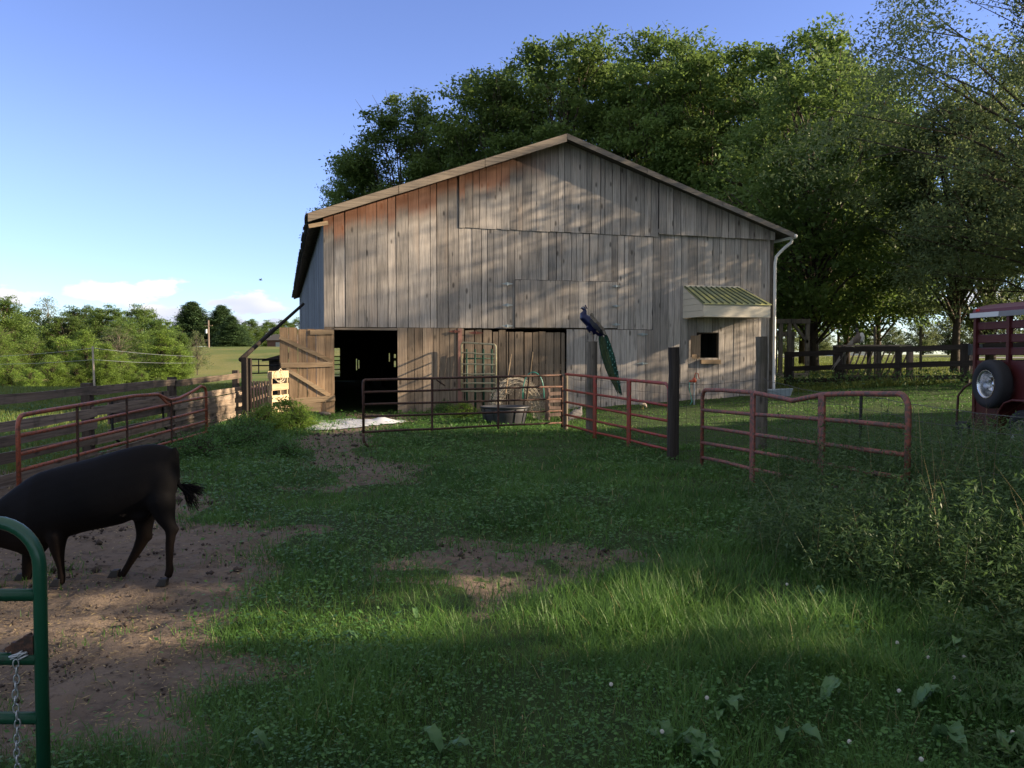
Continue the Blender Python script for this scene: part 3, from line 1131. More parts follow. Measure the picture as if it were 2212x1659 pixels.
    mb.box(ax0, ax1 - .25, -.03, -.01, zt - .03, zt + .07, .5)               # flashing strip
    aw = mb.build('awning', M['cream'], barn)
    ns = 5
    for xs_, dirn in ((ax0, 1), (ax1, -1)):
        mb = MB()
        for i in range(ns):                                                 # clapboards of the cheeks
            z0 = zb + (zt - zb) * i / ns
            z1 = zb + (zt - zb) * (i + 1) / ns
            def ye(z):
                return -AP if z <= zo else -AP + (z - zo) / (zt - zo) * (AP - .03)
            if ye(z0) > -.05: continue
            x0_, x1_ = (xs_, xs_ + .02 + .006 * (i % 2)) if dirn > 0 else (xs_ - .02, xs_)
            e = .008
            mb.hexa([(x0_ - e * dirn, ye(z0) + .032, z0 + .004), (x1_, ye(z0) + .032, z0 + .004), (x1_, -.01, z0 + .004), (x0_ - e * dirn, -.01, z0 + .004),
                     (x0_, ye(z1) + .032, z1), (x1_, ye(z1) + .032, z1), (x1_, -.01, z1), (x0_, -.01, z1)], rng.random())
        mb.build('awning_cheek', M['cream'], aw)
    slope = MB()
    slope.hexa([(ax0 - .03, -AP - .04, zo), (ax1 + .03, -AP - .04, zo), (ax1 - .22, -.03, zt), (ax0 + .02, -.03, zt),
                (ax0 - .03, -AP - .04, zo + .02), (ax1 + .03, -AP - .04, zo + .02), (ax1 - .22, -.03, zt + .02), (ax0 + .02, -.03, zt + .02)])
    gm, nt, bs = new_mat('green_metal_roof')
    tco = nt.nodes.new('ShaderNodeTexCoord').outputs['Object']
    nn = noise(nt, tco, 2.2, 5, .6)
    nn2 = noise(nt, tco, 9, 5, .6)
    cc = mixc(nt, smooth(nt, nn, .40, .60), (.27, .31, .19), (.52, .50, .18))
    cc = mixc(nt, mnode(nt, 'MULTIPLY', smooth(nt, nn2, .55, .7), .5), cc, (.20, .21, .11))
    nt.links.new(cc, bs.inputs['Base Color'])
    bs.inputs['Roughness'].default_value = .55
    sp_ = slope.build('awning_roof', gm, aw)
    ribs = MB()
    nr = 11
    for i in range(nr):
        t = (i + .15) / nr
        xo = ax0 - .03 + (ax1 - ax0 + .06) * t
        xi = ax0 + .02 + (ax1 - .22 - ax0 - .02) * t
        ribs.bar((xo, -AP - .045, zo + .035), (xi, -.03, zt + .035), .035, .035, .5)
    ribs.build('roof_rib', mat_paint('rib_paint', (.09, .105, .06), .5), sp_)
    # ---- gutter and downspout
    gxx = er_[0] - .02
    mb = MB()
    mb.tube([(gxx + .06, -RO - .02, er_[1] - .10), (gxx + .06, BARN_L, er_[1] - .14)], .065, 10)
    mb.build('gutter', M['white'], barn, smooth_=True)
    sx = W1 + .03
    ze = BZ(1700, 530, .2)
    mb = MB()
    mb.tube([(gxx + .06, -RO + .16, er_[1] - .12), (gxx + .03, -RO + .18, er_[1] - .27), (gxx - .12, -RO + .25, er_[1] - .40),
             (sx + .12, -.12, er_[1] - .56), (sx + .03, -.08, er_[1] - .68), (sx, -.07, er_[1] - .9), (sx, -.07, .34), (sx + .02, -.16, .26)], .048, 10)
    mb.build('downspout', M['white'], barn, smooth_=True)
    # corner trim
    MB().box(W1 - .10, W1 + .02, -.012, .0, low, zD, .4).build('corner_board', M['post'], barn)
    # ---- open door leaf
    d = MB()
    P = .10
    lx0_, lx1_ = BX(604, 800, P), BX(722, 800, P)
    zb_, zt_ = BZ(650, 892, P), BZ(650, 709, P)
    n = 6
    for i in range(n):
        a = lx0_ + (lx1_ - lx0_) * i / n
        b = lx0_ + (lx1_ - lx0_) * (i + 1) / n
        zz = zb_ + (.10 if i < 1 else 0) + rng.uniform(0, .04)
        d.box(a + .006, b - .006, -P, -P + .03, zz, zt_ + rng.uniform(-.03, .02), rng.random())
    leaf = d.build('barn_door', M['doorw'], barn)
    br = MB()
    q = lambda x, y: (B(x, y, P + .03)[0], -P - .018, B(x, y, P + .03)[1])
    rr = random.Random(3)
    for a, b, w in (((670, 718), (721, 717), .12), ((604, 728), (718, 781), .10), ((607, 789), (719, 787), .13), ((618, 797), (712, 854), .10),
                    ((618, 868), (724, 860), .15)):
        br.bar(q(*a), q(*b), .028, w, rng.random(), seg=4, wob=.015, rng=rr)
    br.bar((lx0_ + .1, -P - .02, zb_ + .14), (lx1_ - .35, -P - .02, zb_ + .14), .025, .24, .6)
    br.build('door_brace', M['doorx'], leaf)


build_barn()


# ------------------------------------------------------------------ trees
M['locust'] = mat_leaf('locust_leaves', (0.030, 0.074, 0.018), (0.13, 0.195, 0.040), 0.40, 0.55, vary=True)
M['elm'] = mat_leaf('elm_leaves', (0.05, 0.085, 0.035), (0.14, 0.185, 0.07), 0.45, 0.5)
M['bushl'] = mat_leaf('bush_leaves', (0.06, 0.12, 0.02), (0.17, 0.25, 0.04), 0.3, 0.6, vary=True)
M['pine'] = mat_leaf('pine_needles', (0.03, 0.065, 0.03), (0.075, 0.13, 0.045), 0.15, 0.6)
M['hazy'] = mat_leaf('far_leaves', (0.06, 0.09, 0.035), (0.13, 0.16, 0.06), 0.4, 0.6)
M['bright'] = mat_leaf('bright_bush_leaves', (0.08, 0.15, 0.02), (0.16, 0.25, 0.035), 0.4, 0.55)


def tree_mesh(seed, H, base, Rr, K, per, leaf, mat, bark, flat=.55, csize=.3, top=.25, trunk_r=.18, shape='dome', trunkless=False, asp=.5,
              droop=0.0, inner=.35, limbs=True):
    rng = np.random.default_rng(seed)
    rr = random.Random(seed)
    cs, cr = [], []
    for i in range(K):
        t = (i + rng.random()) / K                       # height fraction in crown
        if shape == 'dome':
            prof = math.sin(math.pi * (.18 + .76 * t)) ** .7
        elif shape == 'column':
            prof = (1 - t) ** .5 * .9 + .12
        elif shape == 'ball':
            prof = math.sqrt(max(0.02, 1 - (1.9 * t - .85) ** 2))
        a = i * 2.39996 + rng.uniform(-.7, .7)
        rad = Rr * prof * (1 - (1 - math.sqrt(rng.uniform(inner, 1))) * 1.3)
        rad = max(rad, 0)
        c = Vector((math.cos(a) * rad, math.sin(a) * rad, base + (H - base) * t * (1 - .10 * rad / Rr)))
        cs.append(c)
        cr.append(Rr * csize * rng.uniform(.6, 1.25) * (1 - .35 * t))
    P, T = [], []
    for c, r in zip(cs, cr):
        n = int(per * rng.uniform(.6, 1.3) * (r / (Rr * csize)) ** 2)
        # a cluster is a handful of sprays
        ns = 7
        sp = rng.normal(0, 1, (ns, 3)) * np.array([.55, .55, .4]) * r
        k = rng.integers(0, ns, n)
        p = sp[k] + rng.normal(0, 1, (n, 3)) * np.array([.38, .38, .22 * flat / .55]) * r
        p[:, 2] -= droop * (np.hypot(p[:, 0], p[:, 1]) ** 2) / max(r, .1)
        P.append(p + np.array(c))
        T.append(np.clip(rng.normal(rng.uniform(.25, .7), .17, n), 0, 1))
    P, T = np.concatenate(P), np.concatenate(T)
    P[:, 2] = np.maximum(P[:, 2], .05)
    L = leaf * rng.uniform(.6, 1.35, len(P))
    co, q = leafquads(P, .35, L, L * asp, rng, droop=.25)
    crown = fast_mesh('crown', co, q, mat, T)
    mb = MB()
    bend = [Vector((rr.uniform(-.3, .3) * (k / 5), rr.uniform(-.3, .3) * (k / 5), H * .8 * k / 5)) for k in range(6)]
    bend[0].z = -.3
    if not trunkless:
        mb.tube(bend, [trunk_r * (1.25 if k == 0 else 1) * (1 - .15 * k) for k in range(6)], 9)
    if limbs:
        for i, c in enumerate(cs):
            if i % 2 and K > 90: continue
            f = min(.92, max(.12 if not trunkless else 0.0, (c.z / H) * .72 - .06))
            s = bend[0].lerp(bend[5], f) if trunkless else bend[min(4, int(f * 5 / 1))].lerp(bend[min(5, int(f * 5) + 1)], (f * 5) % 1)
            m_ = s.lerp(c, .5) + Vector((rr.uniform(-.2, .2), rr.uniform(-.2, .2), .12 * (c - s).length))
            r0 = max(.015, trunk_r * (.32 if K < 200 else .2) * min(1.0, (c - s).length / Rr) + .01)
            mb.tube([s, s.lerp(m_, .6), m_, c], [r0, r0 * .8, r0 * .6, r0 * .22], 5)
            for _ in range(2):
                e = c + Vector((rr.gauss(0, 1), rr.gauss(0, 1), rr.gauss(.2, .6))) * Rr * csize * .7
                mb.tube([m_.lerp(c, .5), e], [r0 * .4, r0 * .12], 4)
    o = mb.build('trunk', bark, None, smooth_=True)
    tm = o.data
    bpy.data.objects.remove(o)
    return crown, tm


def place_tree(meshes, x, y, label, group=None, sc=1.0, rz=0.0, name='tree', cat='tree', sxy=1.0, z=None, tname='trunk'):
    t = thing(name, (x, y, gzf(x, y) - .05 if z is None else z), rz, label, cat, group)
    t.scale = (sc * sxy, sc * sxy, sc)
    link('crown' if tname == 'trunk' else 'leaves', meshes[0], t)
    if meshes[1] is not None:
        link(tname, meshes[1], t)
    return t


def grow():
    rr = random.Random(4)
    loc = [tree_mesh(100 + i, 19, 4.0, 4.6, 96, 1250, .25, M['locust'], M['bark'], csize=.285, inner=.25) for i in range(3)]
    G1 = 'tall leafy trees behind the barn'
    #   px of the crown, top y, distance, label, scale across
    rows = [
        (762, 325, 62, 'low dark tree at the left end of the row, just over the barn eave', .62),
        (872, 196, 60, 'dark round-topped tree behind the left roof slope with sky gaps low in its crown', .95),
        (955, 262, 66, 'tree filling the dip behind the left roof slope', .8),
        (1050, 148, 58, 'tree behind the upper left roof slope, second step up of the row', .95),
        (1120, 132, 64, 'tree between two taller crowns just left of the barn ridge', .9),
        (1222, 78, 57, 'tall tree rising right above the barn ridge', 1.0),
        (1318, 120, 62, 'tree filling the gap right of the barn ridge', .95),
        (1402, 66, 54, 'tall light-topped tree over the start of the right roof slope', .9),
        (1540, 88, 52, 'pale-topped tree over the middle of the right roof slope', .95),
        (1462, 118, 60, 'tree behind the middle of the right roof slope, between two taller tops', .95),
        (1640, 132, 57, 'tree behind the right roof slope, in the notch left of the tallest feathery top', .95),
        (1742, 68, 48, 'tall feathery-topped tree over the right eave of the barn', .95),
        (1838, 150, 44, 'tree right of the barn eave whose crown slopes down to the right', .9),
        (1905, 215, 50, 'lower tree far right of the barn, behind the feathery elm branches', 1.0),
    ]
    for i, (px, py, Y, lab, sx) in enumerate(rows):
        p = W3(px, py, Y)
        g = gzf(p.x, Y)
        place_tree(loc[i % 3], p.x, Y, lab, G1, (p.z - g) / 19.2, rr.uniform(0, 6.28), name='locust_tree', sxy=sx * 1.12 / max(.6, (p.z - g) / 19.2) ** .5)
    # the trunk right of the barn, crown reaching low
    low = tree_mesh(140, 14, 2.3, 4.6, 100, 620, .25, M['locust'], M['bark'], csize=.26, trunk_r=.24, inner=.3)
    p = W3(1757, 760, 38)
    place_tree(low, p.x, 38, 'tree with a straight dark trunk right of the barn behind the dark board fence', G1, 1.0, .4, name='shade_tree')
    p = W3(1690, 760, 43)
    place_tree(low, p.x + .3, 47, 'leafy tree close behind the right corner of the barn, behind the timber frame', G1, .95, 2.4, name='shade_tree')
    slim = tree_mesh(141, 11, 4.2, 3.0, 64, 560, .2, M['elm'], M['bark'], csize=.28, trunk_r=.17)
    p = W3(2062, 760, 34)
    place_tree(slim, p.x, 34, 'slim leaning tree standing in the field just left of the trailer', None, 1.0, .9, name='slim_tree')
    # big feathery elm on the right whose trunk stands outside the picture
    elm = tree_mesh(150, 19, 3.3, 8.4, 280, 1300, .14, M['elm'], M['bark'], csize=.185, trunk_r=.32, inner=.10, asp=.46, flat=.4, droop=.12)
    place_tree(elm, 19.9, 28.3, 'large feathery elm overhanging the trailer on the right edge', None, 1.0, 1.9, name='elm_tree')
    elm2 = tree_mesh(151, 13, 2.2, 4.6, 110, 620, .16, M['elm'], M['bark'], csize=.2, trunk_r=.2, inner=.15, asp=.46, flat=.4)
    place_tree(elm2, 20.5, 36, 'olive green tree behind the trailer and the dark fence', None, 1.0, .3, name='elm_tree')
    # trees outside the frame on the right: they throw the shade that lies over the yard
    G2 = 'trees right of the yard, outside the picture, that shade it'
    shade = tree_mesh(160, 13, .2, 4.2, 90, 300, .55, M['locust'], M['bark'], csize=.36, trunk_r=.25, inner=.05)
    place_tree(slim, 16.2, 8.8, 'slim high-crowned tree outside the right edge of the picture, shading the yard', G2, 1.35, 2.0, name='slim_tree')
    for x, y, s, r_ in SHADERS:
        place_tree(shade, x, y, 'dense tree outside the right edge of the picture, one of the row shading the yard', G2, s, r_, name='shade_tree')
    # ---- left: brush and trees beyond the pasture
    bush = [tree_mesh(200 + i, 5.2, .1, 2.3, 46, 900, .13, M['bushl'], M['bark'], csize=.36, shape='ball', trunkless=True, inner=.3) for i in range(2)]
    colm = tree_mesh(205, 6.5, .2, 1.5, 50, 700, .13, M['bushl'], M['bark'], csize=.42, shape='column', trunk_r=.08)
    wood = [tree_mesh(210 + i, 10.5, 1.2, 3.6, 80, 800, .24, M['locust'], M['bark'], csize=.3, shape='dome') for i in range(2)]
    grey = tree_mesh(215, 6.5, .8, 2.6, 50, 180, .18, M['hazy'], M['bark2'], csize=.3, shape='ball', trunk_r=.1)
    GB = 'bushes and trees along the left pasture edge'

    def put(ms, px, pytop, pybase, Y, lab, name, cat, Hm, sxy=1.0, group=GB):
        if group == GB:
            Y = 72 + (Y - 42) * .95
        a, b = W3(px, pytop, Y), W3(px, pybase, Y)
        s = (a.z - b.z) / Hm
        place_tree(ms, a.x, Y, lab, group, s, rr.uniform(0, 6), name=name, cat=cat, sxy=sxy, z=b.z)
    # back row of woods
    for i, (px, py, Y, lab) in enumerate([
        (-10, 640, 78, 'tall tree cut by the left edge of the picture, top of the left woods'),
        (30, 690, 88, 'dark tree behind the left edge bush, second from the left in the back row'),
        (62, 668, 100, 'dark tree under the left cloud in the back row'),
        (140, 682, 92, 'broad bright tree in the back row left of the grey dead twigs'),
        (180, 662, 102, 'round-topped dark tree in the back row behind the broad bright tree'),
        (232, 664, 98, 'round-topped tree in the middle of the left woods, tallest of its stretch'),
        (265, 690, 90, 'tree stepping down towards the notch in the left woods'),
        (302, 664, 104, 'dark tree standing alone above the notch in the left woods'),
        (345, 690, 96, 'dull olive tree between the dark lone tree and the big pine'),
        (380, 718, 92, 'low olive tree at the foot of the big pine'),
        (102, 646, 112, 'slender pale tree poking above the left woods'),
        (-60, 700, 82, 'tree just outside the left edge of the picture'),
        (-150, 690, 84, 'second tree outside the left edge of the picture'),
    ]):
        if i == 10:
            put(grey, px, py, 760, Y, lab, 'slender_tree', 'tree', 6.5, .8)
        else:
            put(wood[i % 2], px, py, 800, Y, lab, 'woodland_tree', 'tree', 10.6, 1.25)
    # front bushes
    for ms, px, py, pb, Y, lab, H_, s_ in (
        (bush[0], 18, 770, 846, 46, 'bright rounded bush at the left edge in front of the woods', 5.3, 1.15),
        (bush[1], 65, 795, 842, 44, 'low rounded bush second from the left above the fence', 5.3, 1.3),
        (bush[0], 112, 768, 842, 47, 'bright rounded bush third from the left above the fence', 5.3, 1.1),
        (bush[1], 165, 786, 838, 48, 'low bush just left of the thin pale pole', 5.3, 1.2),
        (colm, 182, 712, 836, 50, 'narrow upright sapling beside the thin pale pole', 6.6, 1.2),
        (colm, 228, 742, 834, 49, 'smaller narrow sapling right of the thin pale pole', 6.6, 1.2),
        (bush[0], 268, 766, 832, 54, 'dark bush between the sapling and the bright twiggy tree', 5.3, 1.2),
        (bush[1], 305, 800, 830, 46, 'small pale-leaved bush low above the fence', 5.3, 1.2),
        (colm, 350, 712, 824, 56, 'bright twiggy tree with two leaders before the pasture hill', 6.6, 1.7),
        (bush[0], 388, 745, 822, 58, 'bushy tree right of the bright twiggy tree', 5.3, .9),
        (grey, 425, 716, 806, 62, 'loose upright tree at the edge of the pasture hill', 6.6, .75),
        (grey, 255, 708, 800, 66, 'grey-brown bare twiggy tree in the middle of the woods', 6.6, 1.5),
        (bush[1], 320, 735, 815, 68, 'light green tree behind the bright twiggy tree', 5.3, 1.0),
        (bush[0], 60, 730, 810, 66, 'green bush in the second row at the left', 5.3, 1.3),
        (bush[1], 135, 728, 810, 68, 'green bush in the second row behind the sapling', 5.3, 1.3),
        (bush[0], -15, 705, 815, 60, 'large leafy bush cut by the left edge', 5.3, 1.0),
        (bush[1], 215, 740, 812, 64, 'green bush in the second row right of the sapling', 5.3, 1.2),
        (bush[0], -90, 760, 850, 46, 'bush just outside the left edge', 5.3, 1.1),
    ):
        nm = 'bush' if ms in bush else ('sapling' if ms is colm else 'twiggy_tree')
        put(ms, px, py, pb, Y, lab, nm, 'bush' if nm == 'bush' else 'tree', H_, s_)
    # pines
    def pine_mesh(seed):
        rng = np.random.default_rng(seed)
        P, A = [], []
        mbp = MB()
        H = 12.0
        mbp.tube([(0, 0, -.3), (0, 0, H * .95)], [.22, .03], 7)
        nl = 24
        for k in range(nl):
            t = k / (nl - 1)
            z = 1.0 + (H - 1.6) * t
            Rl = 3.1 * (1 - t) ** .75 + .35
            nb = int(9 - 4 * t)
            for j in range(nb):
                a = j * 6.283 / nb + rng.uniform(-.35, .35)
                rl = Rl * rng.uniform(.72, 1.12)
                n = int(420 * rl / 2 + 60)
                s = rng.random(n) ** .6
                px = np.cos(a) * rl * s + rng.normal(0, .18 + .12 * rl * s, n)
                py = np.sin(a) * rl * s + rng.normal(0, .18 + .12 * rl * s, n)
                pz = z + .28 * rl * s * (s - .6) + rng.normal(0, .2, n)
                P.append(np.stack([px, py, pz], 1))
                A.append(np.full(n, rng.uniform(.2, .8)))
                mbp.tube([(0, 0, z), (math.cos(a) * rl * .8, math.sin(a) * rl * .8, z + .1 * rl)], [.04, .012], 4)
        P, A = np.concatenate(P), np.concatenate(A)
        co, q = leafquads(P, .5, .30 * rng.uniform(.7, 1.3, len(P)), .12, rng)
        o = mbp.build('trunk', M['bark'], None)
        me = o.data
        bpy.data.objects.remove(o)
        return fast_mesh('crown', co, q, M['pine'], np.clip(A + rng.normal(0, .15, len(A)), 0, 1)), me
    pm = pine_mesh(1)
    for px, py, pb, Y, lab, s_ in ((415, 648, 752, 170, 'big dark pine standing left of the utility pole', 2.1),
                                   (478, 656, 754, 172, 'dark pine standing right of the utility pole', 1.9),
                                   (500, 680, 754, 165, 'smaller pine at the right of the pine group', 2.0)):
        put(pm, px, py, pb, Y, lab, 'pine_tree', 'tree', 12.2, s_, 'pines on the pasture hill')
    for i, (px, py, Y, lab) in enumerate([
        (540, 690, 200, 'distant round tree right of the pines'),
        (400, 700, 190, 'distant tree behind the big pine'),
        (520, 700, 195, 'distant tree just right of the smaller pine'),
        (580, 694, 205, 'distant tree above the brown farm building'),
        (615, 692, 210, 'distant tree left of the barn door'),
        (650, 688, 215, 'distant tree against the side wall of the barn'),
        (700, 690, 215, 'distant tree hidden behind the barn')]):
        put(wood[i % 2], px, py, 757, Y, lab, 'distant_tree', 'tree', 10.6, 1.25, 'distant trees on the left horizon')
    # ---- right: pale trees beyond the field
    hz = [tree_mesh(230 + i, 8, .6, 3.6, 60, 330, .34, M['hazy'], M['bark'], csize=.32, shape='ball', inner=.2) for i in range(2)]
    for i, (px, py, pb, Y, lab) in enumerate([
        (1700, 700, 765, 105, 'pale tree behind the timber frame right of the barn'),
        (1775, 705, 765, 110, 'pale tree seen left of the hay feeder'),
        (1830, 716, 764, 115, 'pale tree behind the hay feeder'),
        (1880, 712, 764, 140, 'hazy blue-green tree in the gap above the hay feeder'),
        (1930, 706, 764, 135, 'hazy tree in the middle of the gap above the dark fence'),
        (1995, 690, 764, 95, 'fuller tree in the field left of the slim leaning tree'),
        (2050, 684, 764, 98, 'fuller tree behind the slim leaning tree'),
        (2110, 688, 764, 96, 'tree behind the rear of the trailer'),
        (2170, 690, 764, 100, 'tree seen through the slats of the trailer'),
        (2240, 680, 764, 104, 'tree beyond the right edge of the picture')]):
        put(hz[i % 2], px, py, pb, Y, lab, 'field_tree', 'tree', 8.2, 1.1, 'pale trees beyond the right field')
    # bright weeds clumps by the pallet and along the fence
    clump = [tree_mesh(240 + i, .75, .0, .55, 40, 210, .07, M['bright'], M['bark'], csize=.4, shape='ball', trunkless=True, inner=.1, asp=.35, trunk_r=.02)
             for i in range(2)]
    dark = [tree_mesh(245 + i, .42, .0, .6, 40, 170, .05, M['clover'], M['bark'], csize=.4, shape='ball', trunkless=True, inner=.1, asp=.4, trunk_r=.02)
            for i in range(2)]
    for i, (px, py, s, ms, lab) in enumerate((
        (620, 930, .95, clump, 'bright green weed clump at the foot of the pale pallet'),
        (648, 922, .6, clump, 'small sunlit weed clump below the open barn door'),
        (575, 935, .8, clump, 'green weed clump below the grey slatted panel'),
        (530, 945, .9, dark, 'dark weed clump at the end of the board fence'),
        (480, 965, .9, dark, 'dark weed clump between the bent orange gate and the path'),
        (560, 965, .8, dark, 'dark leafy clump left of the path, below the sunlit ones'),
        (610, 985, .7, dark, 'dark leafy clump at the edge of the path'),
        (430, 985, .8, dark, 'dark weed clump at the right end of the bent orange gate'),
        (700, 888, .55, dark, 'small leafy weed at the foot of the open barn door'),
        (985, 858, .8, clump, 'weed clump at the foot of the narrow green gate'),
        (1060, 862, .8, clump, 'weed clump below the wire roll left of the rubber tub'),
        (1180, 868, .8, clump, 'weed clump against the barn right of the wire roll'),
        (1150, 885, .8, dark, 'dark weed clump right behind the black rubber tub'),
        (960, 892, .7, dark, 'dark weed clump left of the black rubber tub'),
        (1000, 905, .6, clump, 'low green clump in front of the black rubber tub'))):
        p = G(px, py)
        place_tree(ms[i % 2], p.x, p.y, lab, 'leafy weed clumps about the yard', s, i * 1.3, name='weed_clump', cat='weeds', tname='stem')


# (x, y, scale, turn): the row that shades the yard; the gaps are where sun reaches the ground
SHADERS = [(15.5, 13.6, .58, .3), (14.5, 10.9, .88, 1.2), (16.5, 12.4, .95, 2.2), (15.2, 8.5, .74, 4.2), (18.5, 11.2, 1.0, .9),
           (14.5, .7, .74, 3.1), (18.5, -.6, 1.0, 5.0), (15.5, -2.6, 1.0, .2), (15, -7.5, 1.0, 1.9), (19, -4, 1.15, 2.9),
           (18, 14.4, .55, 3.7), (14.8, 4.1, .31, .5), (14.9, 5.3, .31, 2.5), (14.6, 6.8, .34, 3.5), (15.2, 2.5, .47, 2.0), (16.5, 15.4, .42, 1.0)]
grow()


# ------------------------------------------------------------------ tall weeds over the right gate and along the wire
def build_weeds():
    rng = np.random.default_rng(77)
    n = 19000
    y = rng.uniform(2.6, 15, n)
    x = rng.uniform(1.6, 8.5, n)
    edge = (.295 + .2 * (1 - sst(y, 4.6, 6.6))) * y + (fbm(x, y, .8, 71) - .5) * .9 - .15
    dens = sst(x, edge, edge + .7) * (1 - sst(y, 11.2, 12.6))
    dens *= .35 + .9 * fbm(x, y, .7, 72)
    dens = np.maximum(dens, 1.0 * np.exp(-((x - 2.64 - (11.7 - y) / 4.4 * .83) / .4) ** 2) * sst(y, 6.6, 7.2) * (1 - sst(y, 9.0, 9.8)))
    # thinner where the mown strip shows through the gate
    dens *= 1 - .93 * sst(y, 9.3, 11.0) * (1 - sst(x, 5.5, 7.5))
    k = rng.random(n) < dens
    x, y = x[k], y[k]
    h = (.26 + .70 * fbm(x, y, .6, 73)) * rng.uniform(.6, 1.25, len(x)) * (.55 + .45 * sst(x, edge[k] + .1, edge[k] + 1.3))
    h = np.clip(h, .12, 1.02) * (.3 + .7 * sst(y, 4.0, 5.6))
    gate_x = 2.64 + (11.7 - y) / 4.4 * .83
    near_gate = np.exp(-((x - gate_x) / .35) ** 2) * sst(-y, -9.8, -9.0) * sst(y, 6.6, 7.2)
    h = h + near_gate * rng.uniform(.15, .6, len(h))
    n = len(x)
    z = gz(x, y)
    ln = rng.normal(0, .18, (n, 2)) * h[:, None]
    # stems
    co, q = blades(x, y, h, np.full(n, .008), rng, lean=.35, curl=.4)
    st = fast_mesh('tall_weeds', co, q, M['weed'], np.repeat(rng.random(n) * .6, 2))
    # leaves along stems
    rep = 48
    t = rng.uniform(.12, 1.08, (n, rep))
    px = x[:, None] + ln[:, :1] * t ** 1.5 + rng.normal(0, .05, (n, rep)) * (1.2 - .5 * t)
    py = y[:, None] + ln[:, 1:] * t ** 1.5 + rng.normal(0, .05, (n, rep)) * (1.2 - .5 * t)
    pz = z[:, None] + h[:, None] * t
    P = np.stack([px.ravel(), py.ravel(), pz.ravel()], 1)
    L = rng.uniform(.022, .07, len(P))
    co, q = leafquads(P, .5, L, L * rng.uniform(.16, .32, len(P)), rng, droop=.2)
    tone = np.clip(np.repeat(rng.uniform(.1, .8, n), rep) + rng.normal(0, .13, len(P)), 0, 1)
    me = fast_mesh('tall_weeds', co, q, M['weed'], tone)
    w = link('tall_weeds', me)
    tag(w, 'thicket of tall narrow-leaved weeds overgrowing the bent red gate on the right', 'weeds', kind='stuff')
    s = link('weed_stems', st)
    tag(s, 'thin arching stems in the weed thicket on the right', 'weeds', kind='stuff')
    # pale dry grass stalks sticking out
    k = rng.random(n) < .09
    xs, ys, hs_ = x[k], y[k], h[k] * 1.35
    co, q = blades(xs, ys, hs_, np.full(len(xs), .006), rng, lean=.6, curl=1.0, seg=4)
    tag(link('dry_stalks', fast_mesh('dry_stalks', co, q, M['dry'], np.repeat(rng.random(len(xs)), 4))), 'pale dry stalks arching out of the weed thicket',
        'stalks', kind='stuff')
    # low rough cover under the dark fence on the right and the far edge of the lawn
    n = 26000
    x = rng.uniform(7.2, 22, n)
    y = rng.uniform(17, 33, n)
    fence_y = 29.5 - (x - 9.7) * .93
    d = np.abs(y - fence_y + .6)
    k = (rng.random(n) < np.exp(-(d / 2.0) ** 2) * 1.0) & ~in_barn(x, y, .1)
    x, y = x[k], y[k]
    h = rng.uniform(.05, .55, len(x)) * (.4 + fbm(x, y, .5, 81))
    P = np.stack([x, y, gz(x, y) + h], 1)
    L = rng.uniform(.06, .15, len(x))
    co, q = leafquads(P, .4, L, L * .5, rng)
    tag(link('hedge_weeds', fast_mesh('hedge_weeds', co, q, M['weed'], rng.random(len(x)))), 'rough leafy weeds along the foot of the dark board fence',
        'weeds', kind='stuff')


build_weeds()


# ------------------------------------------------------------------ gates
def line_frac(px, a, b):
    """where along a->b (ground points) the photo column px falls"""
    k = (px - CX) / F_PX
    return (k * a.y - a.x) / ((b.x - a.x) - k * (b.y - a.y))


def gate(name, label, cat, a, b, zs_a, zs_b, r, mat, braces, corner=.16, top=None, brace_flat=.05, bmat=None, frame_bottom=(0, 0), group=None,
         skip_ends=()):
    a, b = Vector((a[0], a[1], 0)), Vector((b[0], b[1], 0))
    L = (b - a).length
    rz = math.atan2(b.y - a.y, b.x - a.x)
    g = gzf(a.x, a.y)
    t = thing(name, (a.x, a.y, g), rz, label, cat, group)
    loc = lambda x, z, y=0: Vector((x, y, z - g))
    zt0, zt1 = zs_a[0], zs_b[0]
    zb0, zb1 = zs_a[-1] + frame_bottom[0], zs_b[-1] + frame_bottom[1]
    pts = [loc(0, zb0)]
    for k in range(5):
        an = math.pi / 2 * k / 4
        pts.append(loc(corner * (1 - math.cos(an)), zt0 - corner * (1 - math.sin(an))))
    tops = top or []
    for px_, z_ in tops:
        pts.append(loc(px_ * L, z_))
    for k in range(5):
        an = math.pi / 2 * k / 4
        pts.append(loc(L - corner * (1 - math.sin(an)), zt1 - corner * (1 - math.cos(an))))
    pts.append(loc(L, zb1))
    MB().tube(pts, r * 1.08, 10).build('frame', mat, t, smooth_=True)
    n = len(zs_a)
    rr = random.Random(hash(name) % 1000 + 7)
    for i in range(1, n):
        z0, z1 = zs_a[i], zs_b[i]
        m = 6
        P = []
        for k in range(m + 1):
            f = k / m
            P.append(loc(L * f, z0 + (z1 - z0) * f + (rr.uniform(-.008, .008) if 0 < k < m else 0), rr.uniform(-.004, .004)))
        MB().tube(P, r * .92, 8).build('rail', mat, t, smooth_=True)
    for f in braces:
        zt = zt0 + (zt1 - zt0) * f
        if top:
            T = [(0, zt0)] + list(top) + [(1, zt1)]
            for (f0, q0), (f1, q1) in zip(T[:-1], T[1:]):
                if f0 <= f <= f1:
                    zt = q0 + (q1 - q0) * (f - f0) / max(1e-6, f1 - f0)
        zb = zb0 + (zb1 - zb0) * f
        w = brace_flat
        MB().box(f * L - w / 2, f * L + w / 2, -r - .006, -r * .2, zb - g + .01, zt - g, .5).build('brace', bmat or mat, t, bevel=.004)
    return t


def zz(px, pys, Y):
    return [W3(px, p, Y).z for p in pys]


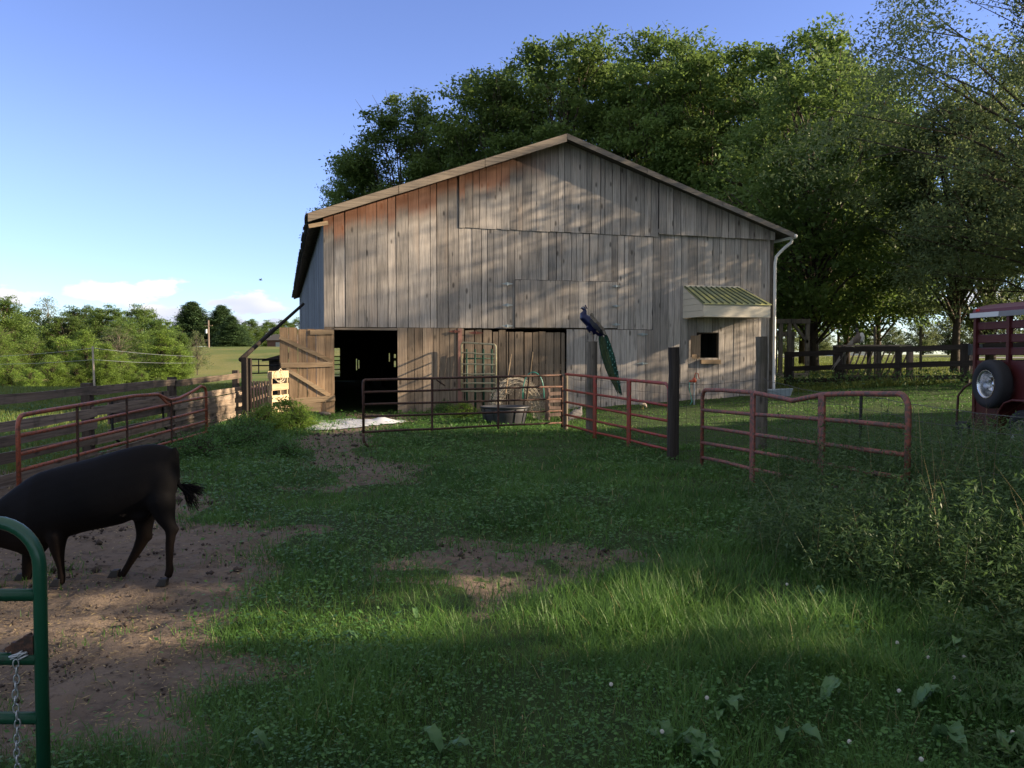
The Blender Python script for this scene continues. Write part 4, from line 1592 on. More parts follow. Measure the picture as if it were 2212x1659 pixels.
def build_gates():
    # rusty brown gate in the middle
    a, b = W3(785, 900, 14.4), W3(1214, 900, 17.5)
    t = gate('tube_gate', 'rusty dark brown tube gate standing ajar in front of the barn door', 'gate', a, b,
             zz(785, (821, 847.2, 873.6, 900, 933.6), 14.4), zz(1214, (810.5, 835.2, 861.2, 887.2, 913), 17.5), .022, M['rust'],
             [line_frac(932, a, b), line_frac(1075, a, b)], corner=.05, brace_flat=.04, frame_bottom=(-.02, -.10))
    g = gzf(a.x, a.y)
    z = W3(785, 946, 14.4).z - g
    MB().tube([(0, 0, z + .05), (.004, 0, z - .04), (.03, 0, z - .11), (.10, 0, z - .155), (.22, 0, z - .165), (.45, 0, z - .16)], .024, 10).build(
        'bottom_bend', M['rust'], t, smooth_=True)
    MB().tube([((b - a).length * .36, -.03, 1.02), ((b - a).length * .32, -.03, 1.13)], .014, 6).build('latch_rod', M['rust'], t)
    # bright red gate right of it
    a, b = W3(1219, 900, 17.6), W3(1445, 900, 12.5)
    gate('tube_gate', 'clean red tube gate between the peacock post and the black post', 'gate', a, b,
         zz(1219, (808, 841.7, 867.7, 895, 918, 938), 17.6), zz(1445, (829, 876.8, 909.3, 944.4, 971.7, 996.4), 12.5), .024, M['redg'],
         [line_frac(1287, a, b), line_frac(1361, a, b)], corner=.14, brace_flat=.15, frame_bottom=(-.04, -.06))
    # bent faded gate on the right
    a, b = W3(1517, 900, 11.7), W3(1962, 900, 7.3)
    L = lambda px: line_frac(px, a, b)
    Yof = lambda px: a.y + (b.y - a.y) * L(px)
    top = [(L(px), W3(px, py, Yof(px)).z) for px, py in ((1560, 843), (1628, 848), (1690, 860), (1713, 865.5), (1735, 861), (1780, 852), (1850, 850), (1910, 851))]
    gate('tube_gate', 'faded pinkish tube gate with a dented top rail, half buried in weeds on the right', 'gate', a, b,
         zz(1517, (841.5, 885.5, 922.3, 955.9, 988, 1021), 11.7), zz(1962, (852, 922, 983, 1034, 1087, 1132), 7.3), .025, M['pinkg'],
         [L(1630), L(1780)], corner=.13, top=top, brace_flat=.11, frame_bottom=(-.1, -.12))
    # bent orange gate leaning on the left fence
    a, b = W3(38, 900, 9.3), W3(446, 900, 15.5)
    L = lambda px: line_frac(px, a, b)
    Yof = lambda px: a.y + (b.y - a.y) * L(px)
    top = [(L(px), W3(px, py, Yof(px)).z) for px, py in ((90, 888.5), (161, 877), (230, 865), (290, 855), (340, 852), (366, 864), (385, 861), (415, 846), (434, 834))]
    t = gate('tube_gate', 'orange red tube gate with a kinked top rail leaning along the left board fence', 'gate', a, b,
             zz(38, (897.7, 941.9, 982, 1017, 1048, 1077), 9.3), zz(446, (836, 857.4, 884.7, 909.4, 932.8, 952.3), 15.5), .024, M['orang'],
             [L(162), L(270), L(366.6)], corner=.12, top=top, brace_flat=.035, bmat=M['rust'], frame_bottom=(-.10, -.04))
    g = gzf(a.x, a.y)
    LL = (b - a); LL.z = 0; LL = LL.length
    p1, p2 = W3(342, 853, Yof(342)), W3(366, 876, Yof(366))
    MB().bar((L(342) * LL, 0, p1.z - g), (L(366) * LL, 0, p2.z - g), .03, .035).build('brace', M['orang'], t)
    # narrow green gate standing out from the barn wall
    a, b = W3(997, 800, 22.75), W3(1071, 800, 21.75)
    gate('narrow_gate', 'narrow cream gate panel standing out from the barn in front of the stall doors', 'gate', a, b,
         zz(997, (740, 762, 786, 808, 828, 845), 22.75), zz(1071, (744, 766, 788, 808, 828, 845), 21.75), .022, M['oliv'], [], corner=.08)
    a, b = W3(1003, 800, 22.78), W3(1068, 800, 22.95)
    g = gzf(a.x, a.y)
    t = thing('green_rack', (a.x, a.y, g), math.atan2(b.y - a.y, b.x - a.x), 'dark green upright bars leaning on the barn wall behind the narrow gate', 'rack')
    Lw = math.hypot(b.x - a.x, b.y - a.y)
    for k in range(4):
        x = Lw * (.08 + .28 * k)
        MB().tube([(x, -.04, .02), (x, .03, 1.76)], .028, 8).build('upright', mat_green, t, smooth_=True)
    MB().tube([(0, .02, 1.5), (Lw, .02, 1.5)], .02, 8).build('crosspiece', mat_green, t, smooth_=True)
    # foreground green gate on the left
    zs = zz(89, (1128, 1285, 1423, 1551, 1690, 1830), 2.9)
    Y0 = 2.9
    xr = W3(89, 1400, Y0).x
    t = thing('green_gate', (xr, Y0, gzf(xr, Y0)), 0, 'dark green tube gate with a rounded corner in the left foreground', 'gate')
    g = gzf(xr, Y0)
    pts = [(0, 0, max(zs[-1] - .1, g + .02) - g)]
    R_ = .155
    zt = zs[0] - g
    for k in range(9):
        an = math.pi / 2 * k / 8
        pts.append((-R_ * (1 - math.cos(an)), 0, zt - R_ * (1 - math.sin(an))))
    pts += [(-1.0, 0.02, zt), (-3.6, .06, zt), (-3.62, .06, .08)]
    MB().tube(pts, .0225, 16).build('frame', M['green'], t, smooth_=True)
    for z in zs[1:]:
        if z - g < .04: continue
        MB().tube([(-.012, 0, z - g), (-1.8, .03, z - g - .01), (-3.6, .06, z - g)], .0215, 14).build('rail', M['green'], t, smooth_=True)
    # latch bracket on the third rail
    z = zs[2] - g
    MB().box(-.055, -.022, -.012, .012, z + .01, z + .085, .5).box(-.10, -.055, -.01, .01, z + .02, z + .06).bar((-.12, 0, z + .03), (-.03, 0, z + .085), .012, .02).build(
        'latch', M['rust'], t, bevel=.002)
    # chain looped over the rail
    mb = MB()
    cxx = W3(25, 1400, 2.85).x - xr
    def link_ring(c, ang, lean=0.0, s=1.0):
        pts_ = []
        for k in range(14):
            th = 2 * math.pi * k / 14
            u, v = math.cos(th) * .0088 * s, math.sin(th) * .0165 * s
            pts_.append((c[0] + u * math.cos(ang) + v * math.sin(lean), c[1] + u * math.sin(ang), c[2] + v * math.cos(lean)))
        mb.tube(pts_, .0028, 6, closed=True)
    rr = random.Random(2)
    for i in range(8):                                         # small knot of links on top of the rail
        a_ = i / 7
        link_ring((cxx - .012 + .038 * a_, -.028 + .012 * rr.random(), z + .014 + .012 * math.sin(a_ * 3.1)), rr.uniform(0, 3), 1.2 + rr.uniform(-.3, .3))
    zc = z - .008
    i = 0
    while zc > .03:
        link_ring((cxx + .004 * math.sin(i * .9), -.030 + .003 * math.cos(i), zc), (i % 2) * math.pi / 2 + .35, .06 * math.sin(i * 1.7))
        zc -= .0262
        i += 1
    ch = mb.build('gate_chain', M['galv'], None, smooth_=True)
    ch.location = (xr, Y0, g)
    tag(ch, 'grey steel chain hanging from the green gate rail', 'chain')
    # dark gate and posts behind the end of the left fence
    a, b = W3(532, 790, 23.6), W3(606, 790, 24.2)
    gate('field_gate', 'small dark steel gate behind the end of the left fence beside the barn door', 'gate', a, b,
         zz(532, (776, 790, 806), 23.6), zz(606, (776, 790, 806), 24.2), .02, M['blacks'], [.35], corner=.03, brace_flat=.03)


mat_green = mat_paint('deep_green_paint', (0.015, 0.06, 0.035), .5)
build_gates()


# ------------------------------------------------------------------ fences
def build_fences():
    rr = random.Random(8)
    # left board fence, local x runs away from the camera
    P0 = Vector((-6.02, 4.6, 0))
    P1 = Vector((-6.47, 20.3, 0))
    Lf = (P1 - P0).length
    t = thing('board_fence', (P0.x, P0.y, 0), math.atan2(P1.y - P0.y, P1.x - P0.x), 'old weathered board fence running along the left side of the yard', 'fence')
    posts = [0.3, 4.6, 7.9, 11.2, 15.25]
    for i, x in enumerate(posts):
        zt = 1.17 if i < 4 else 1.22
        MB().bar((x, .07, -.1), (x + rr.uniform(-.03, .03), .07, zt), .13, .13, rr.random(), up=(1, 0, 0), seg=4, wob=.012, rng=rr).build('post', M['fencep'], t)
    hs_ = [(1.05, .125), (.725, .125), (.52, .12), (.315, .12), (.075, .13)]
    for bi, (z, h) in enumerate(hs_):
        for k in range(4):
            x0, x1 = posts[k] - .06, posts[k + 1] + .05
            if bi == 1 and k == 1: x0 += 0
            dz0, dz1 = rr.uniform(-.03, .03) * (bi > 0), rr.uniform(-.03, .03) * (bi > 0)
            if bi == 2 and k == 2:
                continue
            if bi == 4 and k == 3:
                dz1 += .12
            f = .02 * (15 - x1) / 15
            MB().bar((x0, -.012 - .014 * (k % 2), z + dz0), (x1, -.012 - .014 * (k % 2), z + dz1 + .05 * (x1 / Lf) ** 2), .024, h * rr.uniform(.9, 1.08), rr.random(),
                     seg=7, wob=.018, rng=rr).build('rail', M['fence'], t)
    # extra boards by the barn end
    for z in (.40, .62, .2):
        MB().bar((11.0, -.045, z - .02), (15.3, -.045, z + .03), .022, .11, rr.random(), seg=6, wob=.02, rng=rr).build('rail', M['fence'], t)
    # old plank panel with steel brackets leaning on the far side of the fence
    a = W3(262, 880, 13.3)
    t2 = thing('plank_panel', (a.x - .16, 13.2, 0), math.atan2(P1.y - P0.y, P1.x - P0.x), 'grey plank feeder panel with black steel brackets leaning behind the left fence', 'panel')
    mb = MB()
    for z, h in ((.80, .19), (.58, .17), (.36, .10)):
        mb.bar((0, 0, z), (2.5, 0, z + .02), .03, h, rr.random(), seg=5, wob=.012, rng=rr)
    mb.build('plank', M['fence'], t2)
    for x in (.02, 2.1):
        MB().tube([(x, -.05, .92), (x, -.05, .5), (x + .03, -.05, .28), (x + .22, -.05, .2)], .022, 6).build('bracket', M['blacks'], t2)

    # corner posts at the end of the left fence
    p = W3(520, 800, 20.6)
    q = MB().bar((0, 0, -.1), (0, 0, 1.52), .13, .13, .2, up=(1, 0, 0)).build('corner_post', M['blackp'], None)
    q.location = (p.x, 20.9, 0)
    tag(q, 'black square post at the end of the left fence where the slanting pole rests', 'post')
    q = MB().bar((0, 0, -.1), (0, 0, 1.5), .12, .12, .8, up=(1, 0, 0)).build('corner_post', M['blackp'], None)
    p = W3(535, 800, 21)
    q.location = (p.x, 21.1, 0)
    tag(q, 'second black post, just right of the one carrying the slanting pole', 'post')
    # slanting pole from the post up to the barn side
    a, b = W3(520, 777, 20.9), W3(655, 657, 25.5)
    o = MB().tube([(0, 0, 0), b - a], [.055, .045], 10).tube([(.0, 0, .0), (b - a) * .5 + Vector((0, 0, .02))], [.062, .05], 10).build('slanting_pole', M['blackp'], None, smooth_=True)
    o.location = a
    tag(o, 'long dark pole slanting from the corner post up to the barn side', 'pole')
    # small dark roofed box behind the door leaf
    p = W3(598, 790, 26)
    t3 = thing('feed_box', (p.x, 26, gzf(p.x, 26)), .2, 'dark roofed mineral feeder just left of the open barn door', 'feeder')
    MB().box(-.22, .22, -.2, .2, .0, 1.42).build('box', M['blackp'], t3)
    MB().hexa([(-.42, -.35, 1.38), (.42, -.35, 1.46), (.42, .35, 1.46), (-.42, .35, 1.38), (-.40, -.33, 1.44), (.40, -.33, 1.66), (.40, .33, 1.66), (-.40, .33, 1.44)]).build('lid', M['blackf'], t3)

    # dark board fence on the right
    A, Bv = Vector((9.7, 29.5, 0)), Vector((14.0, 25.5, 0))
    d = (Bv - A).normalized()
    E = Bv + d * 9
    Lr = (E - A).length
    t = thing('dark_fence', (A.x, A.y, 0), math.atan2(d.y, d.x), 'black three-rail board fence behind the lawn right of the barn', 'fence')
    frac = lambda px: line_frac(px, A, E)
    xs = [0.0, frac(1811) * Lr, frac(1939) * Lr, frac(2083) * Lr, frac(2083) * Lr + 3, frac(2083) * Lr + 6]
    gl = [gzf((A + d * x).x, (A + d * x).y) for x in xs]
    for i, (x, g) in enumerate(zip(xs, gl)):
        w = (.30, .24, .16, .26, .2, .2)[i]
        MB().bar((x, .08, g - .1), (x, .08, g + 1.22 + (.04 if i == 1 else 0)), w, .15, rr.random(), up=(0, 1, 0)).build('post', M['blackp'], t)
    for k in range(5):
        for z, h in ((1.12, .17), (.62, .17), (.2, .14)):
            if k == 1 and z > 1: z += .04
            z0 = gl[k] + z + (.05 if k == 1 and z > 1 else 0)
            z1 = gl[k + 1] + z
            MB().bar((xs[k] - .05, 0 - .02 * (k % 2), z0), (xs[k + 1] + .05, 0 - .02 * (k % 2), z1), .035, h, rr.random(), seg=5, wob=.014, rng=rr).build('rail', M['blackf'], t)
    # grey box on the fence post
    p = A + d * (xs[3] + .25)
    q = MB().box(-.2, .2, -.08, .08, 0, .34).build('meter_box', mat_paint('grey_box', (.06, .07, .08), .5), None, bevel=.01)
    q.location = (p.x, p.y - .12, gl[3] + .86)
    tag(q, 'dark grey box fixed to the fence beside the trailer', 'box')

    # woven wire fence with its three posts
    pp = [W3(1278, 900, 16.4), W3(1455, 900, 12.3), W3(1644, 900, 13.0)]
    t = thing('wire_fence', (0, 0, 0), 0, 'woven wire fence strung between the peacock post, black post and grey post', 'fence')
    specs = ((pp[0], .10, W3(1278, 738, 16.4).z, M['post'], 'round grey green post the peacock stands on'),
             (pp[1], .082, W3(1455, 750, 12.3).z, M['blackp'], 'tall black post at the hinge side of the red gate'),
             (pp[2], .088, W3(1644, 727, 13.0).z, M['post'], 'tall weathered grey post behind the dented gate'))
    for p, r, zt, m, lab in specs:
        g = gzf(p.x, p.y)
        n = 5
        pts = [(p.x + rr.uniform(-.008, .008), p.y, g - .1 + (zt - g + .1) * k / n) for k in range(n + 1)]
        o = MB().tube(pts, [r * (1.06 - .06 * k / n) * rr.uniform(.97, 1.03) for k in range(n + 1)], 14).build('post', m, t, smooth_=False)
        o['label'] = lab
    # short rusty hinge post of the brown gate
    p = W3(1222, 900, 17.55)
    g = gzf(p.x, p.y)
    MB().tube([(p.x, p.y, g - .1), (p.x, p.y, g + 1.2)], .05, 10).build('post', M['post'], t)
    nodes = [Vector((1.2, 17.5, 0)), pp[0], pp[1] + Vector((.05, .02, 0)), pp[2], Vector((3.98, 9.6, 0)), Vector((4.12, 6.2, 0)), Vector((4.5, 2.0, 0))]
    for i, (a, b) in enumerate(zip(nodes[:-1], nodes[1:])):
        mb = MB()
        L = math.hypot(b.x - a.x, b.y - a.y)
        n = max(4, int(L / .28))
        sag = (fr := lambda f: -.05 * math.sin(math.pi * f))
        for z in (.12, .27, .43, .6, .78, .96, 1.12):
            pts = []
            for k in range(n + 1):
                f = k / n
                x, y = a.x + (b.x - a.x) * f, a.y + (b.y - a.y) * f
                pts.append((x + rr.uniform(-.01, .01), y, gzf(x, y) + z + sag(f) * z + rr.uniform(-.008, .008)))
            mb.tube(pts, .0022 if z < 1.1 else .0032, 4)
        nv = int(L / .17)
        for k in range(nv + 1):
            f = k / max(1, nv)
            x, y = a.x + (b.x - a.x) * f, a.y + (b.y - a.y) * f
            g = gzf(x, y)
            mb.tube([(x, y, g + .1), (x + rr.uniform(-.02, .02), y, g + .6 + sag(f) * .6), (x, y, g + 1.12 * (1 + sag(f)))], .0018, 4)
        mb.build('wire_mesh', M['dgalv'], t)
    MB().tube([(3.98, 9.6, 0), (4.0, 9.6, 1.15)], .016, 6).build('steel_stake', M['blacks'], t)
    MB().tube([(4.12, 6.2, 0), (4.14, 6.2, 1.15)], .016, 6).build('steel_stake', M['blacks'], t)


build_fences()


# ------------------------------------------------------------------ bodies
def loft(mb, secs, n=18, axis='x'):
    """secs: (s, y, z, ry, rz) ellipse rings across the axis"""
    vs, fs = [], []
    for s, y, z, ry, rz_ in secs:
        for k in range(n):
            a = 2 * math.pi * k / n
            vs.append((s, y + ry * math.cos(a) * (1 - .20 * math.sin(a)), z + rz_ * math.sin(a)))
    m = len(secs)
    for i in range(m - 1):
        for k in range(n):
            fs.append((i * n + k, i * n + (k + 1) % n, (i + 1) * n + (k + 1) % n, (i + 1) * n + k))
    fs.append(tuple(reversed(range(n))))
    fs.append(tuple((m - 1) * n + k for k in range(n)))
    mb.add(vs, fs)


def remesh(o, vox, it=6, sub=0):
    md = o.modifiers.new('remesh', 'REMESH')
    md.mode = 'VOXEL'
    md.voxel_size = vox
    md.use_smooth_shade = True
    s = o.modifiers.new('smooth', 'SMOOTH')
    s.iterations = it
    s.factor = .5


def build_cow():
    Y0 = 5.85
    K = F_PX / Y0
    X0 = (200 - CX) / K                                   # body reference
    t = thing('cow', (X0, Y0, 0), 0, 'young black cow walking left with its head down in the left foreground', 'cow')
    def q(px, py, y=0.0):
        w = W3(px, py, Y0 + y)
        return (w.x - X0, y, w.z)
    mb = MB()
    # torso sections from rump to shoulder: (px, top y, bottom y, half width m)
    tor = [(381, 992, 1035, .07), (374, 972, 1070, .115), (354, 960, 1095, .16), (325, 958, 1108, .185), (295, 962, 1119, .20), (262, 970, 1132, .21),
           (225, 981, 1140, .215), (185, 992, 1148, .21), (150, 1001, 1158, .20), (115, 1010, 1173, .185), (85, 1019, 1190, .175), (60, 1032, 1197, .15),
           (35, 1050, 1192, .125), (5, 1073, 1183, .105), (-30, 1102, 1185, .09), (-60, 1130, 1205, .08)]
    secs = []
    for px, yt, yb, w in tor:
        a, b = q(px, yt), q(px, yb)
        secs.append((a[0], 0, (a[2] + b[2]) / 2, w, (a[2] - b[2]) / 2))
    loft(mb, secs, 22)
    # hip and shoulder bulges
    for (px, py, y, rx, ry, rz_) in ((345, 1045, -.07, .12, .10, .15), (345, 1045, .07, .12, .10, .15),
                                     (120, 1100, -.09, .12, .085, .20), (100, 1108, .09, .12, .085, .20)):
        mb.ell(q(px, py, y), (rx, ry, rz_))
    # head, down and outside the frame
    hx = [q(-55, 1150), q(-80, 1190), q(-105, 1245), q(-120, 1285)]
    mb.tube(hx, [.125, .115, .085, .07], 16)
    mb.ell(q(-122, 1292), (.07, .07, .055))
    for s in (-1, 1):
        mb.tube([q(-62, 1150, s * .10), q(-56, 1152, s * .20), q(-50, 1160, s * .25)], [.035, .045, .015], 8)

    def leg(pts, rs):
        x_, y_, w_ = pts[0]
        rs = [rs[0] * .35, rs[0] * .68] + rs[1:]
        pts = [(x_, y_ - 28, w_ * .5), (x_, y_, w_ * .72)] + pts[1:]
        mb.tube([q(*p) for p in pts], rs, 14)
    px = lambda n: n / K
    # hind leg, rear (near side)
    leg([(345, 1040, -.09), (348, 1085, -.092), (358, 1120, -.105), (370, 1146, -.12), (367, 1176, -.12), (366, 1212, -.12), (367, 1234, -.12), (361, 1247, -.12)],
        [.13, .10, .066, .040, .033, .027, .030, .033])
    mb.ell(q(380, 1143, -.12), (.028, .03, .03))
    # hind leg, forward (far side)
    leg([(335, 1040, .09), (322, 1085, .09), (311, 1125, .11), (311, 1158, .11), (298, 1186, .11), (279, 1218, .11), (264, 1243, .11), (256, 1253, .11)],
        [.13, .098, .070, .053, .039, .029, .028, .033])
    mb.ell(q(324, 1160, .11), (.024, .028, .03))
    # fore legs
    leg([(122, 1120, -.11), (123, 1160, -.11), (124, 1188, -.11), (128, 1208, -.11), (131, 1224, -.11), (134, 1244, -.11), (130, 1262, -.11)],
        [.11, .070, .050, .036, .029, .029, .034])
    leg([(88, 1130, .10), (72, 1175, .10), (66, 1200, .10), (62, 1222, .10), (58, 1245, .10), (54, 1257, .10), (52, 1262, .10)],
        [.12, .08, .058, .047, .036, .036, .043])
    # brisket and flank fold
    mb.ell(q(70, 1180, 0), (.11, .09, .07))
    mb.ell(q(300, 1112, -.08), (.07, .05, .05))
    # tail root
    mb.tube([q(372, 968, 0), q(382, 985, 0), q(385, 1015, 0), q(384, 1040, 0)], [.035, .024, .018, .015], 8)
    m, nt, b = new_mat('black_hide')
    tcn = nt.nodes.new('ShaderNodeTexCoord').outputs['Object']
    mp = nt.nodes.new('ShaderNodeMapping')
    mp.inputs['Scale'].default_value = (1, 1, .35)
    nt.links.new(tcn, mp.inputs['Vector'])
    n1 = noise(nt, tcn, 4, 4, .6)
    n2 = noise(nt, mp.outputs[0], 220, 3, .6)
    col = mixc(nt, n1, (0.0025, 0.0025, 0.0033), (0.0065, 0.006, 0.007))
    sepz = nt.nodes.new('ShaderNodeSeparateXYZ')
    nt.links.new(tcn, sepz.inputs[0])
    lo = smooth(nt, sepz.outputs[2], .52, .18)
    col = mixc(nt, mnode(nt, 'MULTIPLY', lo, .6), col, (0.016, 0.010, 0.007))
    def spot(c, r, colr, c0):
        d = nt.nodes.new('ShaderNodeVectorMath')
        d.operation = 'DISTANCE'
        nt.links.new(tcn, d.inputs[0])
        d.inputs[1].default_value = c
        e = mnode(nt, 'ADD', d.outputs['Value'], mnode(nt, 'MULTIPLY', noise(nt, tcn, 30, 3, .6), r * .6))
        return mixc(nt, smooth(nt, e, r * 1.35, r * 1.05), c0, colr)
    col = spot((q(156, 1163)[0], -.2, q(156, 1163)[2]), .045, (.22, .19, .17), col)
    col = spot((q(290, 1112)[0], -.17, q(290, 1112)[2]), .04, (.16, .13, .11), col)
    col = spot((q(318, 1112)[0], -.15, q(318, 1112)[2]), .022, (.12, .10, .08), col)
    nt.links.new(col, b.inputs['Base Color'])
    b.inputs['Roughness'].default_value = .7
    b.inputs['Specular IOR Level'].default_value = .07
    b.inputs['Sheen Weight'].default_value = .0
    b.inputs['Sheen Roughness'].default_value = .4
    bp = nt.nodes.new('ShaderNodeBump')
    bp.inputs['Strength'].default_value = .35
    bp.inputs['Distance'].default_value = .004
    nt.links.new(n2, bp.inputs['Height'])
    nt.links.new(bp.outputs[0], b.inputs['Normal'])
    body = mb.build('body', m, t, smooth_=True)
    remesh(body, .011, 26)
    # tail switch with hair
    rng = random.Random(1)
    sw = MB()
    base = [q(384, 1036), q(386, 1046), q(396, 1056), q(407, 1066)]
    sw.tube(base, [.016, .016, .02, .012], 8)
    for i in range(150):
        f = rng.random()
        s = Vector(base[1]).lerp(Vector(base[3]), f)
        if rng.random() < .55:
            e = Vector(q(rng.uniform(415, 448), rng.uniform(1050, 1072), rng.uniform(-.04, .04)))
        else:
            e = Vector(q(rng.uniform(408, 432), rng.uniform(1072, 1108), rng.uniform(-.04, .04)))
        m_ = s.lerp(e, .5) + Vector((rng.uniform(-.01, .01), rng.uniform(-.02, .02), rng.uniform(.0, .03)))
        sw.tube([s, m_, e], [.004, .003, .0008], 4, cap=False)
    sw.build('tail_switch', m, t)
    # hooves
    hoof = mat_paint('hoof', (.02, .017, .015), .6)
    for p, y in (((354, 1253), -.12), ((250, 1256), .11), ((125, 1270), -.11), ((48, 1264), .10)):
        c = Vector(q(p[0], p[1], y))
        c.z = gzf(c.x + X0, Y0 + y) + .022
        hb = MB()
        for s in (-1, 1):
            a0, a1, w0 = -.052, .022, .014
            hb.hexa([(c.x + a0, c.y + s * .016 - w0, c.z - .026), (c.x + a1, c.y + s * .016 - w0, c.z - .026), (c.x + a1, c.y + s * .016 + w0, c.z - .026), (c.x + a0, c.y + s * .016 + w0, c.z - .026),
                     (c.x - .02, c.y + s * .015 - .012, c.z + .026), (c.x + .03, c.y + s * .015 - .012, c.z + .03), (c.x + .03, c.y + s * .015 + .012, c.z + .03), (c.x - .02, c.y + s * .015 + .012, c.z + .026)])
        hb.build('hoof', hoof, t, bevel=.006)
    # yellow ear tag glint is out of frame; eye for side views
    for s in (-1, 1):
        MB().ell(q(-84, 1188, s * .085), .014, 8, 6).build('eye', M['tyre'], t, smooth_=True)


build_cow()


def feather_strip(mb, pts, w0, w1, tone, nrm=Vector((0, -1, 0))):
    """flat tapering feather along pts"""
    pts = [Vector(p) for p in pts]
    vs = []
    m = len(pts)
    for i, p in enumerate(pts):
        d = (pts[min(i + 1, m - 1)] - pts[max(i - 1, 0)]).normalized()
        s = d.cross(nrm).normalized()
        f = i / (m - 1)
        w = (w0 + (w1 - w0) * f) * (1.0 if i < m - 1 else .3)
        vs += [p - s * w, p + s * w]
    fs = [(2 * i, 2 * i + 1, 2 * i + 3, 2 * i + 2) for i in range(m - 1)]
    mb.add(vs, fs, tone)


def iridescent(name, c1, c2, rough=.3):
    m, nt, b = new_mat(name)
    at = nt.nodes.new('ShaderNodeAttribute')
    at.attribute_name = 'tone'
    tcn = nt.nodes.new('ShaderNodeTexCoord').outputs['Object']
    n1 = noise(nt, tcn, 22, 4, .6)
    c = mixc(nt, mnode(nt, 'ADD', mnode(nt, 'MULTIPLY', at.outputs['Fac'], .7), mnode(nt, 'MULTIPLY', n1, .3)), c1, c2)
    nt.links.new(c, b.inputs['Base Color'])
    b.inputs['Roughness'].default_value = rough
    b.inputs['Metallic'].default_value = .25
    return m


